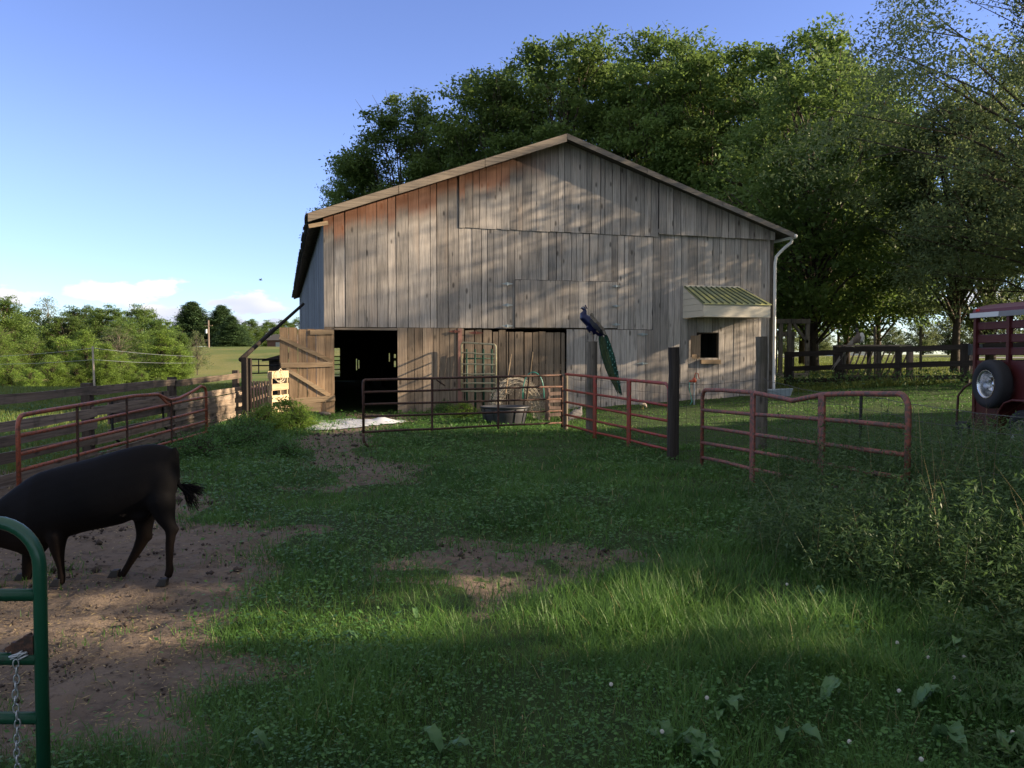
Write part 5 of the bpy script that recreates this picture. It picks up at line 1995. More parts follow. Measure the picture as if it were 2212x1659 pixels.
def build_peacock():
    Y0 = 16.4
    post = W3(1278, 738, Y0)
    t = thing('peacock', (post.x, Y0, post.z), 0, 'blue peacock with a long green train perched on the round post', 'bird')
    def q(zx, zy, y=0.0):
        """zx, zy: position in the enlarged view of the bird"""
        w = W3((1370 + zx / 5.925) * .8848, (720 + zy / 5.925) * .8848, Y0 + y)
        return Vector((w.x - post.x, y, w.z - post.z))
    blue = iridescent('peacock_blue', (.003, .005, .04), (.008, .014, .10))
    # body, neck and head in one surface
    mb = MB()
    S = 5.925 * F_PX / Y0 / .8848                          # zoom px per metre
    mb.tube([q(312, 192), q(335, 205), q(345, 232), q(322, 275), q(325, 320), q(370, 360), q(430, 400), q(500, 470), q(560, 540), q(600, 590)],
            [.030, .036, .036, .068, .085, .095, .115, .120, .085, .05], 16)
    mb.tube([q(400, 440), q(450, 500), q(500, 560)], [.085, .09, .05], 12)
    mb.ell(q(318, 190), (.038, .030, .032))
    mb.tube([q(300, 192), q(273, 205)], [.018, .003], 8)
    body = mb.build('body', blue, t, smooth_=True)
    remesh(body, .009, 4)
    # white face bars
    fm = mat_paint('face_white', (.6, .6, .58), .6)
    for s in (-1, 1):
        MB().tube([q(305, 182, s * .026), q(325, 187, s * .030), q(336, 195, s * .026)], .006, 6).build('face_patch', fm, t)
        MB().ell(q(312, 192, s * .031), .0055, 8, 6).build('eye', M['tyre'], t)
    # crest
    mb = MB()
    for k in range(7):
        e = q(350 + k * 4, 150 + k * 8)
        mb.tube([q(332, 178), e], .0018, 4)
        mb.ell(e, (.011, .006, .011), 8, 6)
    mb.build('crest', blue, t)
    # folded wings: scalloped pale back, dark flight feathers
    back = mat_wood('barred_wing', (.30, .25, .19), (.07, .06, .05), 'x', knots=False, tvar=.6)
    darkf = mat_paint('dark_flight_feathers', (.012, .013, .02), .5)
    for s in (-1, 1):
        mb = MB()
        rng = random.Random(3)
        for i in range(70):
            f = rng.random()
            a = q(420 + 190 * f, 285 + 235 * f + rng.uniform(-25, 25) * (1 - f * .4), 0)
            side = rng.uniform(.25, 1.0)
            a.y = s * (.045 + .075 * side * (1 - .35 * f))
            a.z += .05 * (1 - side) - .02
            d = (q(650, 600, 0) - q(430, 300, 0)).normalized()
            feather_strip(mb, [a, a + d * .045, a + d * .09], .018, .022, rng.random(), Vector((0, -s, .4)))
        mb.build('back_feathers', back, t)
        mb = MB()
        for i in range(7):
            a = q(425 + i * 4, 355 + i * 9, s * (.115 - .004 * i))
            b_ = q(470 + i * 16, 450 + i * 10, s * .125)
            c_ = q(645 - i * 8, 600 - i * 12, s * .075)
            feather_strip(mb, [a, b_, b_.lerp(c_, .5) + Vector((0, s * .012, 0)), c_], .032, .018, rng.random(), Vector((0, -s, .2)))
        mb.build('wing', darkf, t)
        mb = MB()
        for i in range(4):
            a, c_ = q(420 + i * 3, 385 + i * 10, s * .10), q(550 - i * 10, 555 - i * 6, s * .085)
            feather_strip(mb, [a, a.lerp(c_, .5) + Vector((0, s * .02, 0)), c_], .010, .008, .8, Vector((0, -s, 0)))
        mb.build('wing_edge', mat_paint('buff_edge', (.28, .2, .13), .7), t)
    # train
    green = iridescent('train_green', (.002, .02, .012), (.008, .11, .065), .45)
    gold = iridescent('train_gold', (.015, .035, .012), (.07, .10, .03), .5)
    dark_ = iridescent('train_dark', (.004, .02, .014), (.015, .07, .04), .4)
    rng = random.Random(9)
    for nm, mat, n, lo, hi in (('train', green, 110, .0, .75), ('train_underside', dark_, 90, .2, 1.0), ('train_edge', gold, 60, .35, .9)):
        mb = MB()
        for i in range(n):
            u = rng.uniform(-1, 1)
            if nm == 'train_edge': u = rng.uniform(-.9, .2)
            if nm == 'train_underside': u = rng.choice((rng.uniform(.3, 1.05), rng.uniform(-1.05, 1)))
            f0, f1 = rng.uniform(0, .5), rng.uniform(lo + .25, 1.0)
            P = []
            for k in range(6):
                f = f0 + (f1 - f0) * k / 5
                cx_ = 600 + 255 * f - 45 * math.sin(math.pi * f) * .35
                cy_ = 575 + 880 * f
                hw = 30 + 66 * math.sin(math.pi * min(1, .12 + f * .95)) ** .9 * (1 - .45 * f)
                P.append(q(cx_ + u * hw, cy_ - u * hw * .12, -.05 + .05 * u * u + rng.uniform(-.012, .012)
                           + (.05 if nm == 'train_underside' else (-.01 if nm == 'train_edge' else 0))))
            feather_strip(mb, P, .009, .012, rng.random() * (1 if nm != 'train' else (1.2 - f0)), Vector((rng.uniform(-.5, .5), -1, rng.uniform(-.2, .2))))
            if nm == 'train' and i % 2 == 0:
                for k in range(1, 5):            # barbs
                    for s in (-1, 1):
                        a = P[k]
                        feather_strip(mb, [a, a + Vector((s * .03 + .01, -.006, -.03))], .004, .001, rng.random())
        mb.build(nm, mat, t)
    mb = MB()
    for i in range(16):                                     # eye spots
        f = .12 + .75 * i / 16
        c = q(600 + 255 * f + 40 + 25 * math.sin(i * 2.1), 575 + 880 * f, -.075)
        mb.ell(c, (.010, .003, .015), 8, 6)
    mb.build('eye_spot', mat_paint('pale_teal_spot', (.10, .28, .22), .5), t)
    # legs and thighs
    mb = MB()
    lg = mat_paint('bird_leg', (.25, .2, .16), .6)
    for zx, y in ((430, -.04), (515, .04)):
        top_, foot = q(zx + 5, 520, y), q(455 + (zx - 430) * .55, 655, y)
        foot.z = .012
        mb = MB()
        mb.tube([top_, top_.lerp(foot, .45) + Vector((.01, 0, 0)), foot], [.035, .013, .009], 8)
        for a in (-.5, 0, .5, 3.14):
            mb.tube([foot, foot + Vector((-math.cos(a) * .06, math.sin(a) * .05, -.006))], [.007, .003], 6)
        mb.build('leg', lg, t)


build_peacock()


def small_bird(name, label, loc, rz, parts, mat, extra=None, vox=.008):
    t = thing(name, loc, rz, label, 'bird')
    mb = MB()
    for p in parts:
        if p[0] == 't': mb.tube(p[1], p[2], 12)
        else: mb.ell(p[1], p[2])
    o = mb.build('body', mat, t, smooth_=True)
    remesh(o, vox, 3)
    return t


def build_birds():
    rng = random.Random(21)
    # pale peafowl on the hay feeder
    Y0 = 28.4
    c = W3(1855, 742, Y0)
    K = F_PX / Y0
    def q(px, py, y=0.0):
        w = W3(px, py, Y0 + y)
        return Vector((w.x - c.x, y, w.z - c.z))
    gb = mat_paint('grey_brown_plumage', (.16, .125, .10), .8, 0, .45, 30)
    t = small_bird('peafowl', 'grey peafowl with a white breast perched on the hay feeder right of the barn', c, 0,
                   [('t', [q(1851, 715), q(1853, 720), q(1856, 728), q(1850, 734), q(1838, 741)], [.05, .055, .14, .13, .05]),
                    ('e', q(1851, 711), (.05, .04, .045)), ('t', [q(1849, 711), q(1845, 713)], [.018, .004])], gb)
    MB().ell(q(1861, 729, -.035), (.10, .11, .17)).build('breast', mat_paint('white_breast', (.62, .60, .56), .8, 0, .1, 8), t, smooth_=True)
    MB().ell(q(1851, 714, -.01), (.055, .05, .07)).build('neck', mat_paint('dark_neck', (.02, .03, .04), .4), t, smooth_=True)
    mb = MB()
    for k in range(5):
        mb.tube([q(1850, 709), q(1847 + k * 1.2, 700)], .004, 4)
    mb.build('crest', M['tyre'], t)
    mb = MB()
    for i in range(60):
        a = q(1845 + rng.uniform(-5, 5), 733 + rng.uniform(-4, 5), rng.uniform(-.06, .06))
        u = rng.uniform(-1, 1)
        f = rng.uniform(.4, 1)
        e = q(1845 + (1796 - 1845) * f + u * 2, 735 + (800 - 735) * f + u * 2, -.15 + rng.uniform(-.05, .05))
        m_ = a.lerp(e, .5) + Vector((0, 0, .06))
        feather_strip(mb, [a, m_, e], .018, .006, rng.random())
    mb.build('tail', mat_paint('pale_tail', (.30, .26, .22), .7, 0, .4, 20), t)
    for x in (-.03, .05):
        MB().tube([(x, -.02, .12), (x, -.02, 0.0)], .009, 6).build('leg', M['cream'], t)
    # white hen scratching on the sunny strip
    p = G(1388, 884)
    wm = mat_paint('white_plumage', (.66, .55, .46), .8, 0, .15, 10)
    t = small_bird('hen', 'white hen pecking with its head down on the sunny grass behind the red gate', p, .4,
                   [('t', [(-.10, 0, .20), (-.04, 0, .17), (.03, 0, .15), (.09, 0, .10), (.12, 0, .05)], [.04, .075, .07, .035, .025]),
                    ('t', [(-.12, 0, .22), (-.15, 0, .27)], [.03, .02])], wm)
    for y in (-.025, .025):
        MB().tube([(0, y, .09), (.0, y, 0)], .007, 6).build('leg', mat_paint('yellow_leg', (.4, .28, .06), .6), t)
    MB().tube([(.12, 0, .045), (.14, 0, .03)], [.008, .002], 6).build('beak', mat_paint('beak', (.4, .28, .06), .6), t)
    MB().ell((.125, 0, .07), (.012, .005, .012), 8, 6).build('comb', mat_paint('comb', (.4, .03, .02), .6), t)
    # grey fowl resting behind the peacock post
    p = G(1243, 915)
    sg = mat_wood('barred_grey_plumage', (.17, .16, .16), (.05, .05, .055), 'x', knots=False)
    t = small_bird('peahen', 'grey barred peahen resting in the grass left of the peacock post', p, .9,
                   [('t', [(-.28, 0, .13), (-.12, 0, .19), (.04, 0, .22), (.15, 0, .24), (.20, 0, .33), (.21, 0, .38)], [.03, .09, .12, .09, .04, .035]),
                    ('t', [(.2, 0, .38), (.26, 0, .37)], [.02, .004])], sg)
    mb = MB()
    for i in range(16):
        a = Vector((-.1, rng.uniform(-.07, .07), .17))
        feather_strip(mb, [a, a + Vector((-.2, rng.uniform(-.03, .03), -.05)), a + Vector((-.36, rng.uniform(-.05, .05), -.12))], .02, .012, rng.random(), Vector((0, 0, 1)))
    mb.build('tail', sg, t)
    # bird in the sky
    w = W3(563, 605, 60)
    t = thing('flying_bird', w, .6, 'tiny dark bird flying in the sky left of the barn', 'bird')
    mb = MB().tube([(-.14, 0, 0), (0, 0, 0), (.12, 0, .01)], [.01, .035, .015], 8)
    mb.build('body', M['blacks'], t)
    for s in (-1, 1):
        MB().hexa([(-.05, 0, 0), (.05, 0, 0), (.0, s * .24, .10), (-.04, s * .24, .10), (-.05, 0, .012), (.05, 0, .012), (.0, s * .24, .105), (-.04, s * .24, .105)]).build('wing', M['blacks'], t)


build_birds()


# ------------------------------------------------------------------ stock trailer
def build_trailer():
    rz = R(93.3)                 # local x runs from the rear towards the front (towards the camera)
    base = Vector((6.9, 12.5, .17))
    t = thing('stock_trailer', base, R(-90 + 3.3), 'maroon livestock trailer with slatted sides and a spare wheel, parked at the right edge', 'trailer')
    # local x: forward along the trailer (towards the camera), local +y: across to the far side (world +X)
    LN, WD = 4.7, 1.9
    g = base.z
    def zl(py, Y=12.5): return W3(2105, py, Y).z - g
    z_tr = zl(681)
    red = M['trailer']
    z_fl = .42
    body = MB()
    # lower solid side panels, floor, front wall
    zs = zl(778)
    for y in (0, WD):
        body.box(0, LN, y - .015, y + .015, z_fl + .12, zs, .5)
    body.build('side_panel', red, t)
    MB().box(.02, LN, .03, WD - .03, z_fl, z_fl + .05).build('floor', M['inner'], t)
    MB().box(LN - .03, LN, .02, WD - .02, z_fl, z_tr, .5).build('front_panel', red, t)
    mb = MB()
    for y in (.0, WD):
        mb.box(-.02, LN, y - .03, y + .03, z_fl - .10, z_fl + .12)
    mb.box(-.03, .03, 0, WD, z_fl - .10, z_fl + .10)
    mb.build('chassis', M['rust'], t)
    for y in (-.01, WD + .01):
        for x in (0.02, .78, 1.6, 2.4, 3.2, 4.0, 4.66):
            MB().box(x - .03, x + .03, y - .03, y + .03, z_fl, z_tr, .5).build('upright', red, t)
    s = [(713, 697.5), (741, 724.5), (766.5, 752)]
    for y in (0, WD):
        for lo, hi in s:
            z0, z1 = zl(lo), zl(hi)
            o = MB().box(0.02, LN, y - .012, y + .012, z0 + .015, z1 - .015)
            o.tube([(0.02, y, z0 + .01), (LN, y, z0 + .01)], .014, 8).tube([(0.02, y, z1 - .01), (LN, y, z1 - .01)], .014, 8)
            o.build('slat', red, t)
    # rear gate: slatted half door
    mb = MB()
    for lo, hi in s + [(800, 780), (840, 815)]:
        mb.box(-.02, .01, .9, WD - .03, zl(lo), zl(hi))
    mb.box(-.03, .02, .86, .92, z_fl, z_tr - .05)
    mb.build('rear_gate', red, t)
    # arched roof
    n = 14
    vs, fs = [], []
    H = .20
    for x in (-.06, LN + .02):
        for k in range(n + 1):
            a = math.pi * k / n
            y = WD / 2 - math.cos(a) * (WD / 2 + .04)
            z = z_tr + H * math.sin(a) ** .62
            vs.append((x, y, z))
        for k in range(n + 1):
            a = math.pi * k / n
            vs.append((x, WD / 2 - math.cos(a) * (WD / 2 + .02), z_tr - .015 + (H - .0) * math.sin(a) ** .62 - .012 * math.sin(a)))
    m = 2 * (n + 1)
    for k in range(n):
        fs.append((k, k + 1, m + k + 1, m + k))
        fs.append((n + 1 + k, m + n + 1 + k, m + n + 2 + k, n + 2 + k))
        fs.append((k, n + 1 + k, n + 2 + k, k + 1))
        fs.append((m + k, m + k + 1, m + n + 2 + k, m + n + 1 + k))
    MB().add(vs, fs).build('roof', mat_paint('dull_maroon_roof', (0.13, 0.035, 0.04), .5, 0, .25, 3), t, smooth_=False)
    mb = MB()
    for y in (-.045, WD + .045):
        mb.box(-.07, LN, y - .01, y + .01, z_tr - .045, z_tr + .03)
    mb.build('drip_rail', mat_paint('dull_grey_trim', (.22, .22, .22), .5), t)
    MB().box(-.07, .6, -.062, -.056, z_tr - .04, z_tr + .028).build('reflective_strip', M['white'], t)
    MB().box(.02, .1, -.03, .0, z_tr + .05, z_tr + .09).build('marker_light', mat_paint('red_lens', (.45, .01, .01), .2), t, bevel=.008)
    # wheels
    def wheel(nm, cx_, y, z, side=-1, R_=.345, rim=.195, dish=.10):
        wt = MB()
        # tyre as lathe around local y
        prof = [(rim, -.09), (rim + .05, -.105), (R_ - .06, -.108), (R_ - .015, -.09), (R_, -.05), (R_, .05), (R_ - .015, .09), (R_ - .06, .108), (rim + .05, .105), (rim, .09)]
        N = 40
        vs_, fs_ = [], []
        for k in range(N):
            a = 2 * math.pi * k / N
            for r, yy in prof:
                tread = .004 * (k % 2) if r > R_ - .02 else 0
                vs_.append((cx_ + (r - tread) * math.cos(a), y + yy, z + (r - tread) * math.sin(a)))
        pn = len(prof)
        for k in range(N):
            k2 = (k + 1) % N
            for j in range(pn):
                j2 = (j + 1) % pn
                fs_.append((k * pn + j, k * pn + j2, k2 * pn + j2, k2 * pn + j))
        wt.add(vs_, fs_)
        ty = wt.build('wheel' if nm == 'wheel' else nm, M['tyre'], t, smooth_=True)
        # dished rim
        prof = [(rim + .006, side * .098), (rim - .006, side * .10), (rim - .022, side * .075), (rim - .03, side * (.075 - dish * .6)), (rim - .045, side * (.06 - dish)),
                (.115, side * (.055 - dish)), (.085, side * (.085 - dish)), (.05, side * (.09 - dish)), (.045, side * (.13 - dish)), (.0, side * (.135 - dish))]
        mbr = MB()
        vs_, fs_ = [], []
        N = 32
        for k in range(N):
            a = 2 * math.pi * k / N
            for r, yy in prof:
                vs_.append((cx_ + r * math.cos(a), y + yy, z + r * math.sin(a)))
        pn = len(prof)
        for k in range(N):
            k2 = (k + 1) % N
            for j in range(pn - 1):
                if j == 4 and (k % 4) in (0, 1):      # openings between the spokes
                    continue
                fs_.append((k * pn + j, k * pn + j + 1, k2 * pn + j + 1, k2 * pn + j))
        mbr.add(vs_, fs_)
        mbr.build('rim', M['chrome'], ty, smooth_=True)
        return ty
    yw = -.10
    wheel('wheel', 1.30, yw + .02, .345)
    wheel('wheel', 2.12, yw + .02, .345)
    wheel('wheel', 1.30, WD - yw - .02, .345, 1)
    wheel('wheel', 2.12, WD - yw - .02, .345, 1)
    wheel('spare_wheel', .66, -.17, W3(2144, 830, 11.8).z - g, dish=.13)
    # fenders: an arch over both wheels
    for y, s_ in ((-.005, -1), (WD + .005, 1)):
        pts = [(.86, .30), (.87, .48), (.93, .64), (1.05, .76), (1.22, .81), (2.2, .81), (2.37, .76), (2.49, .64), (2.55, .48), (2.56, .3)]
        mb = MB()
        for (x0, z0), (x1, z1) in zip(pts[:-1], pts[1:]):
            n_ = Vector((z1 - z0, 0, -(x1 - x0))).normalized() * .012
            mb.hexa([(x0, y, z0), (x1, y, z1), (x1, y + s_ * .24, z1), (x0, y + s_ * .24, z0),
                     (x0 - n_.x, y, z0 - n_.z), (x1 - n_.x, y, z1 - n_.z), (x1 - n_.x, y + s_ * .24, z1 - n_.z), (x0 - n_.x, y + s_ * .24, z0 - n_.z)])
        mb.tube([(x, y + s_ * .24, z) for x, z in pts], .016, 8)
        mb.build('fender', red, t)
    # mudguard and hanging pipe at the rear corner
    MB().box(-.26, .06, -.14, -.1, .0 + .06, .40).box(-.26, -.02, -.10, .02, .36, .41).build('mud_flap', M['tyre'], t, bevel=.01)
    MB().tube([(-.0, -.03, 1.02), (-.14, -.08, .93), (-.26, -.10, .80), (-.29, -.10, .40), (-.3, -.10, .1)], .018, 8).build('gate_stop', M['rust'], t, smooth_=True)
    # tongue and jack at the front
    MB().bar((LN, .3, z_fl - .02), (LN + 1.3, WD / 2, z_fl - .02), .08, .1).bar((LN, WD - .3, z_fl - .02), (LN + 1.3, WD / 2, z_fl - .02), .08, .1).build('hitch', M['rust'], t)
    MB().tube([(LN + 1.0, WD / 2, .02), (LN + 1.0, WD / 2, .85)], .035, 10).build('jack', M['blacks'], t)


build_trailer()


# ------------------------------------------------------------------ things about the yard
def build_things():
    rr = random.Random(31)
    # grey slatted panel at the end of the left fence
    a, b = W3(541, 850, 19.6), W3(583, 850, 19.4)
    t = thing('grey_pallet', (a.x, a.y, 0), math.atan2(b.y - a.y, b.x - a.x), 'pinkish grey panel of narrow vertical slats standing at the end of the left fence', 'pallet')
    L = math.hypot(b.x - a.x, b.y - a.y)
    for k in range(7):
        x = L * (k + .5) / 7
        MB().bar((x + .01 * k, 0, .02), (x - .015, 0, 0.98 + rr.uniform(-.012, .012)), .038, .024, rr.random(), up=(0, 1, 0)).build('slat', M['pallet2'], t)
    for z in (.2, .8):
        MB().bar((0, .03, z), (L, .03, z), .025, .07, .4).build('crosspiece', M['pallet2'], t)
    # fresh pallet catching the sun
    a, b = W3(584, 850, 19.35), W3(620, 850, 20.3)
    t = thing('pallet', (a.x, a.y, 0), math.atan2(b.y - a.y, b.x - a.x), 'pale yellow wooden pallet on edge catching the sun left of the open barn door', 'pallet')
    L = math.hypot(b.x - a.x, b.y - a.y)
    for i, (z, h) in enumerate(((1.12, .17), (.83, .15), (.56, .15), (.29, .15), (.08, .1))):
        MB().box(0, L, -.045, -.027, z - h / 2, z + h / 2, rr.random()).build('slat', M['pallet'], t)
        MB().box(0, L, .045, .063, z - h / 2, z + h / 2, rr.random()).build('slat', M['pallet'], t)
    for x in (.04, L * .55, L - .04):
        MB().box(x - .02, x + .02, -.027, .045, .02, 1.2, rr.random()).build('stringer', M['pallet'], t)
    # rope loops hung over the pallet corner
    mb = MB()
    for k in range(2):
        pts = []
        for i in range(28):
            th = 2 * math.pi * i / 28
            pts.append((.28 + .05 * k + .2 * math.cos(th) * (1 + .1 * k), -.09 - .02 * k + .03 * math.sin(2 * th), 1.10 + (.13 + .03 * k) * math.sin(th)))
        mb.tube(pts, .0075, 6, closed=True)
    o = mb.build('rope_coil', M['rope'], None, smooth_=True)
    o.location, o.rotation_euler = t.location, t.rotation_euler
    tag(o, 'cream rope looped over the top of the sunlit pallet', 'rope')

    # white plastic sheet lying on the ground
    p = G(757, 914)
    n = 46
    co, q = [], []
    rng = np.random.default_rng(3)
    for j in range(n):
        for i in range(n):
            u, v = i / (n - 1) * 2 - 1, j / (n - 1) * 2 - 1
            r = math.hypot(u, v)
            th = math.atan2(v, u)
            R1 = 1 + .18 * math.sin(3 * th + 1) + .12 * math.sin(5 * th)
            x = u * .98 * R1 * max(abs(u), abs(v)) / max(r, 1e-6)
            y = v * 1.25 * R1 * max(abs(u), abs(v)) / max(r, 1e-6)
            co.append([x, y, 0])
    co = np.array(co)
    wx, wy = co[:, 0] + p.x, co[:, 1] + p.y
    fold = np.abs(fbm(co[:, 0] * 1.2 + co[:, 1] * .6, co[:, 1] * .25, 3.2, 5, 4) - .5)
    co[:, 2] = gz(wx, wy) - p.z + .012 + fold * .17 * np.clip(1.15 - np.hypot(co[:, 0] / 1.1, co[:, 1] / 1.4), .12, 1) + .10 * np.exp(-((co[:, 0] - .75) ** 2 + (co[:, 1] - .1) ** 2) / .07)
    for j in range(n - 1):
        for i in range(n - 1):
            k = j * n + i
            q.append([k, k + 1, k + n + 1, k + n])
    o = link('plastic_sheet', fast_mesh('plastic_sheet', co, q, M['plastic'], smooth_=True))
    o.location = p
    tag(o, 'crumpled white plastic sheet lying on the path in front of the barn door', 'sheet')
    # black rubber tub
    p = G(1090, 916)
    t = thing('rubber_tub', p, 0, 'large black rubber water tub behind the rusty brown gate', 'tub')
    prof = [(.40, 0), (.44, .2), (.475, .36), (.47, .375), (.50, .378), (.505, .41), (.49, .42), (.455, .41), (.43, .25), (.37, .04), (0, .035)]
    N = 40
    vs, fs = [], []
    for k in range(N):
        a_ = 2 * math.pi * k / N
        for r, z in prof:
            vs.append((r * math.cos(a_) * 1.12, r * math.sin(a_) * .9, z))
    pn = len(prof)
    for k in range(N):
        for j in range(pn - 1):
            fs.append((k * pn + j, ((k + 1) % N) * pn + j, ((k + 1) % N) * pn + j + 1, k * pn + j + 1))
    MB().add(vs, fs).build('basin', M['tubm'], t, smooth_=True)
    mb = MB()
    for k in range(12):
        a_ = 2 * math.pi * k / 12
        c, s = math.cos(a_), math.sin(a_)
        mb.bar((.405 * c * 1.12, .405 * s * .9, .0), (.478 * c * 1.12, .478 * s * .9, .36), .02, .02)
    mb.build('rib', M['tubm'], t)
    # yellow feed block at the door
    p = G(871, 889)
    o = MB().hexa([(-.11, -.1, 0), (.10, -.09, 0), (.12, .1, 0), (-.12, .09, 0), (-.09, -.08, .15), (.11, -.07, .12), (.09, .08, .13), (-.08, .08, .17)]).build(
        'feed_block', mat_paint('yellow_block', (.42, .33, .14), .8, 0, .3, 14), None, bevel=.03)
    o.location = p
    tag(o, 'small yellowish feed block on the ground at the right side of the barn doorway', 'block')
    # stone sill pieces beside it
    for k, (px, py, s) in enumerate(((890, 890, .13), (915, 888, .17), (700, 897, .16))):
        p = G(px, py)
        mb = MB().ell((0, 0, s * .25), (s, s * .7, s * .4), 9, 6)
        mb.v = [(x * (1 + .2 * math.sin(9 * y + 5 * z + k)), y, z) for x, y, z in mb.v]
        o = mb.build('stone', mat_paint('stone%d' % k, (.10, .09, .085), .9, 0, .4, 12), None)
        o.location = p
        tag(o, ('small dark stone next to the yellow feed block', 'flat grey stone under the sunlit lower barn wall', 'dark stone at the foot of the open barn door')[k], 'stone',
            'stones at the foot of the barn')
    # roll of woven wire against the barn
    c = W3(1118, 800, 20.6)
    g = gzf(c.x, 20.6)
    t = thing('wire_roll', (c.x, 20.6, g), BARN_A, 'tangled roll of old woven wire heaped against the stall doors', 'wire')
    for layer in range(3):
        mb = MB()
        rad = .52 + .07 * layer
        n = 9
        for i in range(n):
            x = -.12 + .02 * layer
            y = -.28 + i * .075
            pts = []
            for k in range(25):
                th = math.pi * (k / 24) * 1.06 - .1
                pts.append((math.cos(th) * rad * (1 + .04 * math.sin(i + k * .7)) - .05, y + .04 * math.sin(k * .5 + layer), max(.02, math.sin(th) * rad * 1.55 * (1 + .02 * math.sin(i * 2 + k)))))
            mb.tube(pts, .0048, 4)
        for k in range(24):
            th = math.pi * (k / 23)
            mb.tube([(math.cos(th) * rad + rr.uniform(-.03, .03), -.3, math.sin(th) * rad * 1.55), (math.cos(th) * rad, .36, math.sin(th) * rad * 1.5)], .006, 4)
        for k in range(26):
            th = rr.uniform(0, math.pi)
            p0 = Vector((math.cos(th) * rad, rr.uniform(-.3, .3), math.sin(th) * rad * 1.5))
            mb.tube([p0, p0 + Vector((rr.uniform(-.2, .1), rr.uniform(-.1, .1), rr.uniform(-.2, .22)))], .003, 4)
        mb.build('wire_coil', mat_wire, t)
    # second little heap of loose wire and stakes right of the roll
    for (px, py0, py1, nm, lab, m, r) in ((1096, 850, 765, 'stake', 'thin leaning stick in front of the wire roll', M['doorx'], .018),
                                          (1142, 862, 760, 'stake', 'dark leaning stake right of the wire roll', M['inner'], .03)):
        a_, b_ = W3(px - 4, py0, 20.1), W3(px + 8, py1, 20.4)
        o = MB().tube([(0, 0, 0), b_ - a_], r, 7).build(nm, m, None)
        o.location = a_
        tag(o, lab, 'stick')
    # teal hose arch
    pts = []
    for k in range(20):
        th = math.pi * k / 19
        w = W3(1152 + 23 * -math.cos(th), 862 - 58 * math.sin(th) ** .7, 20.0)
        pts.append(w)
    o = MB().tube([p_ - pts[0] for p_ in pts], .012, 8).build('garden_hose', M['hose'], None, smooth_=True)
    o.location = pts[0]
    tag(o, 'arched teal hose standing up right of the wire roll', 'hose')
    # pale crate beside the gate post
    p = W3(1199, 830, 20.6)
    t = thing('slatted_crate', (p.x, p.y, gzf(p.x, p.y)), BARN_A, 'small grey slatted crate against the barn behind the gate post', 'crate')
    for k in range(4):
        z = .15 + k * .17
        MB().bar((-.2, -.15, z), (.2, -.15, z + rr.uniform(-.02, .02)), .02, .08, rr.random(), seg=2, wob=.01).build('slat', M['pallet2'], t)
    for x in (-.19, .19):
        MB().box(x - .02, x + .02, -.14, .14, 0, .8, rr.random()).build('upright', M['pallet2'], t)
    # red yard hydrant with a teal hose
    p = W3(1500, 800, 22.6)
    g = gzf(p.x, 22.6)
    t = thing('yard_hydrant', (p.x, 22.6, g), 0, 'red yard hydrant at the barn wall below the feed window', 'hydrant')
    MB().tube([(0, 0, 0), (0, 0, .62)], .022, 8).build('pipe', M['galv'], t)
    MB().ell((0, 0, .66), (.06, .05, .07), 12, 8).tube([(0, 0, .66), (-.13, 0, .62)], [.035, .03], 8).build('head', M['hydr'], t, smooth_=True)
    MB().tube([(0, 0, .72), (.03, 0, .86), (.10, 0, .84), (.13, 0, .70)], .014, 8).build('handle', M['hydr'], t, smooth_=True)
    o = MB().tube([(0, 0, .44), (-.02, 0, .3), (.02, 0, .12), (.06, 0, -.08), (.0, -.05, -.16)], .014, 8).build('hydrant_hose', M['hose'], None, smooth_=True)
    o.location = (p.x - .13, 22.55, g + .17)
    tag(o, 'short teal hose hanging from the red hydrant', 'hose')
    # splash trough under the downspout
    p = W3(1672, 852, 24.6)
    g = gzf(p.x, 24.4)
    t = MB()
    t.hexa([(-.3, -.25, .0), (.25, -.3, .0), (.25, .2, .0), (-.3, .2, .0), (-.34, -.3, .2), (.32, -.36, .25), (.30, .24, .22), (-.33, .24, .2)])
    o = t.build('splash_trough', mat_paint('pale_blue_plastic', (.32, .38, .42), .5), None, bevel=.02)
    o.location = (p.x, 24.2, g)
    tag(o, 'pale blue grey trough under the white downspout', 'trough')
    # timber frame right of the barn
    a_ = W3(1686, 740, 33)
    g = gzf(a_.x, 33)
    t = thing('timber_frame', (a_.x, 33, g), 0, 'dark open timber frame standing right behind the barn corner', 'frame')
    x2, x3 = W3(1705, 740, 33).x - a_.x, W3(1744, 740, 33).x - a_.x
    zt = W3(1700, 699, 33).z - g
    for x in (-.25, 0, x2, x3):
        MB().box(x - .07, x + .07, -.07, .07, 0, zt, rr.random()).build('upright', M['post'], t)
        MB().box(x - .07, x + .07, 1.7, 1.84, 0, zt * .8, rr.random()).build('upright', M['post'], t)
    MB().box(-.5, x3 + .08, -.1, .1, zt, zt + .18, .3).build('beam', M['post'], t)
    MB().box(-.5, x3 + .08, 1.6, 1.75, zt * .8, zt * .8 + .18, .3).build('beam', M['post'], t)
    MB().bar((x2 + .15, -.02, zt), (x3, -.02, zt - .75), .1, .1).build('brace', M['post'], t)
    MB().box(-.4, x3, -.12, -.09, .15, .35, .7).build('beam', M['barge'], t)
    # hay feeder
    a_ = W3(1815, 750, 28.6)
    Wd = W3(1957, 750, 28.6).x - a_.x
    g = gzf(a_.x + 1, 28.6)
    ztp = W3(1880, 745, 28.6).z - g
    t = thing('hay_feeder', (a_.x, 28.6, g), -.08, 'grey hay feeder with slanting slats under a flat board top behind the dark fence', 'feeder')
    MB().box(0, Wd, -.3, .9, ztp - .05, ztp, .9).build('board_top', M['fence'], t)
    for x in (.06, 1.22, Wd - .06):
        for y in (-.2, .8):
            MB().box(x - .06, x + .06, y - .05, y + .05, 0, ztp - .05, rr.random()).build('post', M['post'], t)
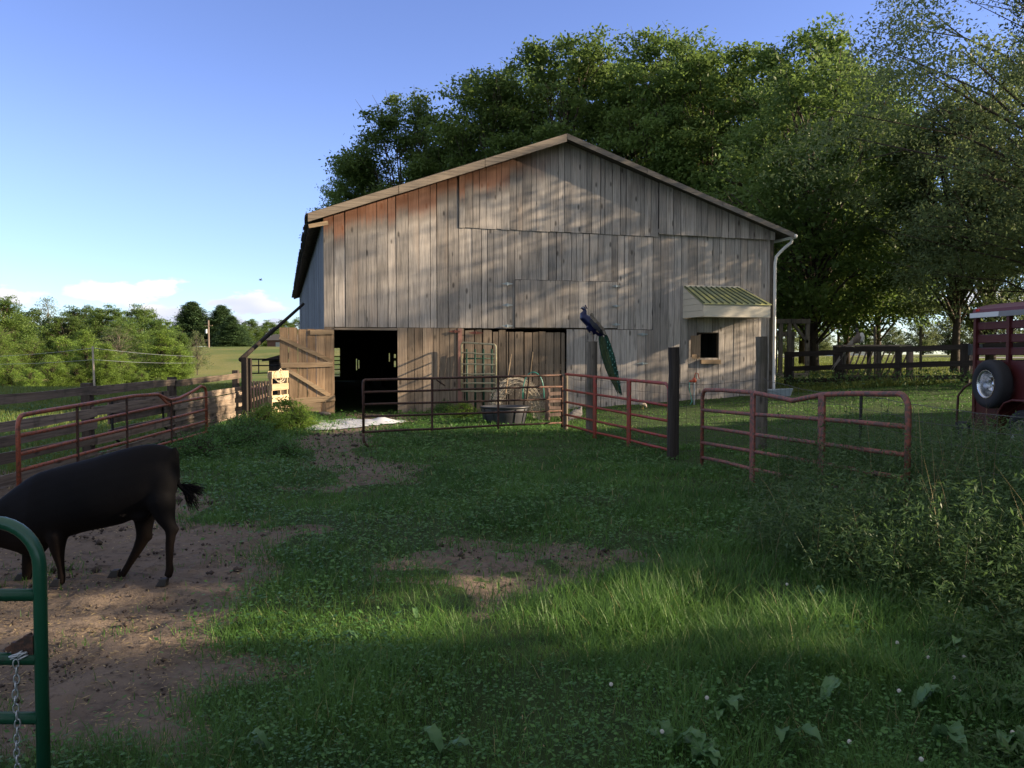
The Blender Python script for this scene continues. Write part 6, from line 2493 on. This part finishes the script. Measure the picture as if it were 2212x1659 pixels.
    for k in range(11):
        x = .15 + (Wd - .3) * k / 10
        MB().bar((x + .12, -.26, ztp - .06), (x - .14, .1, .22), .045, .03, .9, up=(0, 1, 0)).build('slat', M['pallet2'], t)
    MB().box(0, Wd, .05, .14, .16, .28, .5).build('crosspiece', M['post'], t)
    # wire pen beside it
    a_ = W3(1968, 790, 27.4)
    g = gzf(a_.x, 27.4)
    t = thing('wire_pen', (a_.x, 27.4, g), -.05, 'low pen of fine wire with a pale corner post behind the dark fence', 'pen')
    MB().box(-.05, .05, -.05, .05, 0, 1.1, .9).build('post', M['pallet2'], t)
    MB().box(1.9, 2.0, -.05, .05, 0, 1.0, .9).build('post', M['pallet2'], t)
    mb = MB()
    for k in range(26):
        mb.tube([(k * .078, 0, 0), (k * .078 + .02, 0, .72)], .004, 4)
    for z in (.05, .25, .45, .65, .72):
        mb.tube([(0, 0, z), (1.95, 0, z)], .004, 4)
    mb.build('wire_mesh', M['dgalv'], t)
    # lone posts in the right field
    for px, py, pb, Y, lab, r in ((1813, 722, 768, 40, 'leaning grey post in the field left of the hay feeder', .07), (1990, 705, 765, 36, 'thin dark post in the field left of the slim tree', .06),
                                 (1870 + 22, 705, 745, 33, 'dark stake sticking up behind the hay feeder', .06)):
        a_, b_ = W3(px, py, Y), W3(px, pb, Y)
        g = gzf(b_.x, Y)
        o = MB().tube([(0, 0, -.1), (-.05, 0, a_.z - g)], r, 8).build('field_post', M['post'], None)
        o.location = (b_.x, Y, g)
        tag(o, lab, 'post', 'posts in the right field')
    # poles and wires on the left
    a_ = W3(204, 829, 70)
    g = gzf(a_.x, 70)
    zt = W3(201, 748, 70).z
    o = MB().tube([(0, 0, -.2), (-.1, 0, zt - g)], [.09, .075], 8).build('pale_pole', mat_paint('pale_pole', (.42, .36, .28), .8), None)
    o.location = (a_.x, 70, g)
    tag(o, 'thin pale pole standing among the bushes left of the barn', 'pole')
    a_ = W3(451, 750, 150)
    zt = W3(451, 692, 150).z
    t = thing('utility_pole', (a_.x, 150, W3(451, 752, 150).z), 0, 'brown utility pole between the two pines on the hill', 'pole')
    hh = zt - t.location.z
    MB().tube([(0, 0, -.5), (0, 0, hh)], [.18, .14], 8).build('pole', mat_paint('pole_wood', (.20, .15, .12), .8), t)
    MB().box(-.7, .7, -.06, .06, hh - 1.0, hh - .85).build('crossarm', M['doorx'], t)
    MB().tube([(-.35, -.2, hh - 1.6), (-.35, -.2, hh - 2.3)], .18, 10).build('transformer', M['galv'], t)
    for (ya, yb, yc), nm in (((771, 752, 770), 'upper'), ((786, 777, 784), 'lower')):
        p1, p2, p3 = W3(-60, ya + 1, 69), W3(202, yb, 70), W3(420, yc, 88)
        pts = [p1.lerp(p2, k / 8) - Vector((0, 0, .12 * math.sin(math.pi * k / 8))) for k in range(8)] + [p2.lerp(p3, k / 8) - Vector((0, 0, .12 * math.sin(math.pi * k / 8))) for k in range(9)]
        o = MB().tube([p_ - p1 for p_ in pts], .014, 4).build('power_line', M['galv'], None)
        o.location = p1
        tag(o, '%s thin wire running across the bushes to the pale pole' % nm, 'wire')
    # brown farm building far off
    a_ = W3(577, 750, 185)
    t = thing('farm_building', (a_.x, 185, W3(577, 753, 185).z - .3), 0, 'small brown farm building with a grey door far off left of the barn', 'building')
    w = W3(640, 740, 185).x - a_.x
    h = W3(577, 735, 185).z - W3(577, 753, 185).z + .3
    MB().box(0, w, 0, 6, 0, h, .5).build('wall', mat_paint('brown_wall', (.13, .065, .055), .8), t)
    MB().hexa([(-.3, -.4, h), (w + .3, -.4, h), (w + .3, 6.4, h), (-.3, 6.4, h), (.6, 2.9, h + 1.4), (w - .6, 2.9, h + 1.4), (w - .6, 3.1, h + 1.4), (.6, 3.1, h + 1.4)]).build('roof', M['roof'], t)
    MB().box(1.9, 3.4, -.04, -.005, 0, h * .8).build('door', mat_paint('grey_door', (.35, .37, .4), .6), t)
    # low white shed over the right field, and the road
    a_ = W3(1800, 752, 120)
    t = thing('white_shed', (a_.x, 120, gzf(a_.x, 120)), 0, 'long low white shed far across the right field', 'building')
    w = W3(1895, 750, 120).x - a_.x
    MB().box(0, w, 0, 5, 0, .9, .5).build('wall', M['white'], t)
    MB().box(-.2, w + .2, -.3, 5.3, .9, 1.25, .5).build('roof', mat_paint('pink_roof', (.45, .28, .24), .7), t)
    for x in (1.0, 3.0, 4.6):
        MB().box(x, x + .7, -.03, -.003, .3, .7).build('window', M['tyre'], t)
    x = np.linspace(5, 130, 40)
    y = 88 + 0 * x
    co, q = [], []
    for i, xx in enumerate(x):
        for yy in (84.0, 90.0):
            co.append([xx, yy, gzf(xx, yy) + .05])
    for i in range(len(x) - 1):
        q.append([2 * i, 2 * i + 2, 2 * i + 3, 2 * i + 1])
    tag(link('road', fast_mesh('road', co, q, mat_paint('road_asphalt', (.17, .165, .16), .9, 0, .2, 3))), kind='structure')

    # dock plants with big pale leaves, and clover heads
    dock = mat_leaf('dock_leaves', (.05, .12, .04), (.10, .19, .07), .25, .4)
    spots = [((1975, 1545), .9, 'dock plant with two pale leaves near the lower right, above the largest one'),
             ((2020, 1615), 1.25, 'largest dock plant with long curled pale leaves at the lower right'),
             ((2125, 1540), .8, 'small dock plant right of the largest one'),
             ((2190, 1625), .9, 'dock plant in the bottom right corner'), ((1775, 1530), .9, 'dock plant with an upright pale leaf in the lower middle right'),
             ((1690, 1618), 1.0, 'dock plant with drooping leaves near the bottom edge'), ((1555, 1555), .8, 'dock plant with two broad dark leaves left of the drooping one'),
             ((1450, 1630), .9, 'dock plant at the bottom edge, right of the middle'), ((585, 1640), .7, 'lone pale dock leaf at the bottom left of the grass'),
             ((955, 1640), .8, 'dock plant at the bottom edge left of the middle'), ((1750, 1300), .8, 'single pale dock leaf beside the sunlit patch of grass'),
             ((775, 1392), .55, 'small pale dock leaf in the grass beside the bare yard'), ((900, 1348), .5, 'tiny bright dock leaf at the edge of the sunny grass'),
             ((2080, 1415), .9, 'dock plant with flat pale leaves by the right edge'), ((1500, 1660), .8, 'dock plant half cut by the bottom edge')]
    rng = random.Random(12)
    for k, ((px, py), s, lab) in enumerate(spots):
        p = G(px, py)
        t = thing('dock_plant', p, rng.uniform(0, 6), lab, 'plant', 'dock plants in the grass')
        for j in range(rng.choice((2, 3, 4)) if s > .75 else 2):
            a_ = rng.uniform(0, 6.28)
            L, Wm = .17 * s * rng.uniform(.7, 1.2), .038 * s * rng.uniform(.8, 1.2)
            rise = rng.uniform(.4, 1.1)
            vs, fs = [], []
            n = 10
            for i in range(n + 1):
                f = i / n
                rr_ = L * f
                z = .03 + .10 * s * math.sin(f * math.pi * .75) * rise
                w = Wm * math.sin(math.pi * min(1, .06 + f * .94)) ** .7 * (1 - .25 * f)
                wave = .010 * s * math.sin(i * 2.2 + j)
                for c_, zz_ in ((-1, wave + .35 * w), (0, 0), (1, -wave + .35 * w)):
                    x = rr_ * math.cos(a_) - c_ * w * math.sin(a_)
                    y = rr_ * math.sin(a_) + c_ * w * math.cos(a_)
                    vs.append((x, y, z + zz_))
            for i in range(n):
                for c_ in (0, 1):
                    fs.append((3 * i + c_, 3 * i + c_ + 1, 3 * i + c_ + 4, 3 * i + c_ + 3))
            MB().add(vs, fs, rng.random()).build('leaf', dock, t, smooth_=True)
            MB().tube([(0, 0, 0), (0, 0, .035)], .004, 5).build('stalk', dock, t)
    cl = mat_paint('clover_white', (.62, .60, .55), .8, 0, .2, 90)
    pos = [(1938, 1388), (2083, 1418), (1942, 1492), (2060, 1463), (2187, 1582), (1835, 1602), (1527, 1507), (2145, 1320), (1700, 1262), (1320, 1478), (1990, 1640), (1765, 1068), (2095, 1250), (1430, 1580), (2005, 1420)]
    mb = MB()
    for k in range(40):
        f = (k + .5) / 40
        th = math.acos(1 - 2 * f)
        ph = k * 2.4
        d = Vector((math.sin(th) * math.cos(ph), math.sin(th) * math.sin(ph), math.cos(th)))
        mb.tube([d * .003, d * .0105], [.0026, .0014], 4)
    o = mb.build('clover_head', cl, None)
    me_h = o.data
    bpy.data.objects.remove(o)
    o = MB().tube([(0, 0, -.10), (0.004, 0, -.05), (0, 0, 0)], .0012, 5).build('stem', M['clover'], None)
    me_s = o.data
    bpy.data.objects.remove(o)
    where = ['above the middle dock plants', 'near the right edge, beside the flat pale dock leaves', 'just above the drooping dock plant, right of the middle', 'between two dock plants at the lower right',
             'in the bottom right corner', 'left of the largest dock plant', 'at the left of the clover heads, near the bottom middle', 'high at the right edge under the weeds', 'beside the sunlit grass patch',
             'farthest left, in the middle of the grass', 'at the bottom edge below the largest dock plant', 'in the dark weeds below the dented gate', 'in the weeds by the right edge', 'near the bottom edge right of the middle', 'right of the one above the middle dock plants']
    for k, (px, py) in enumerate(pos):
        p = G(px, py, .09)
        t = thing('clover_flower', p, 0, 'tiny white clover head ' + where[k], 'flower', 'white clover heads in the grass')
        link('flower_head', me_h, t)
        link('stem', me_s, t)
        sc = .78 + .08 * p.y / 3
        t.scale = (sc, sc, sc)


mat_wire = mat_paint('weathered_wire', (0.42, 0.37, 0.29), .6, .0, .3, 20)
build_things()
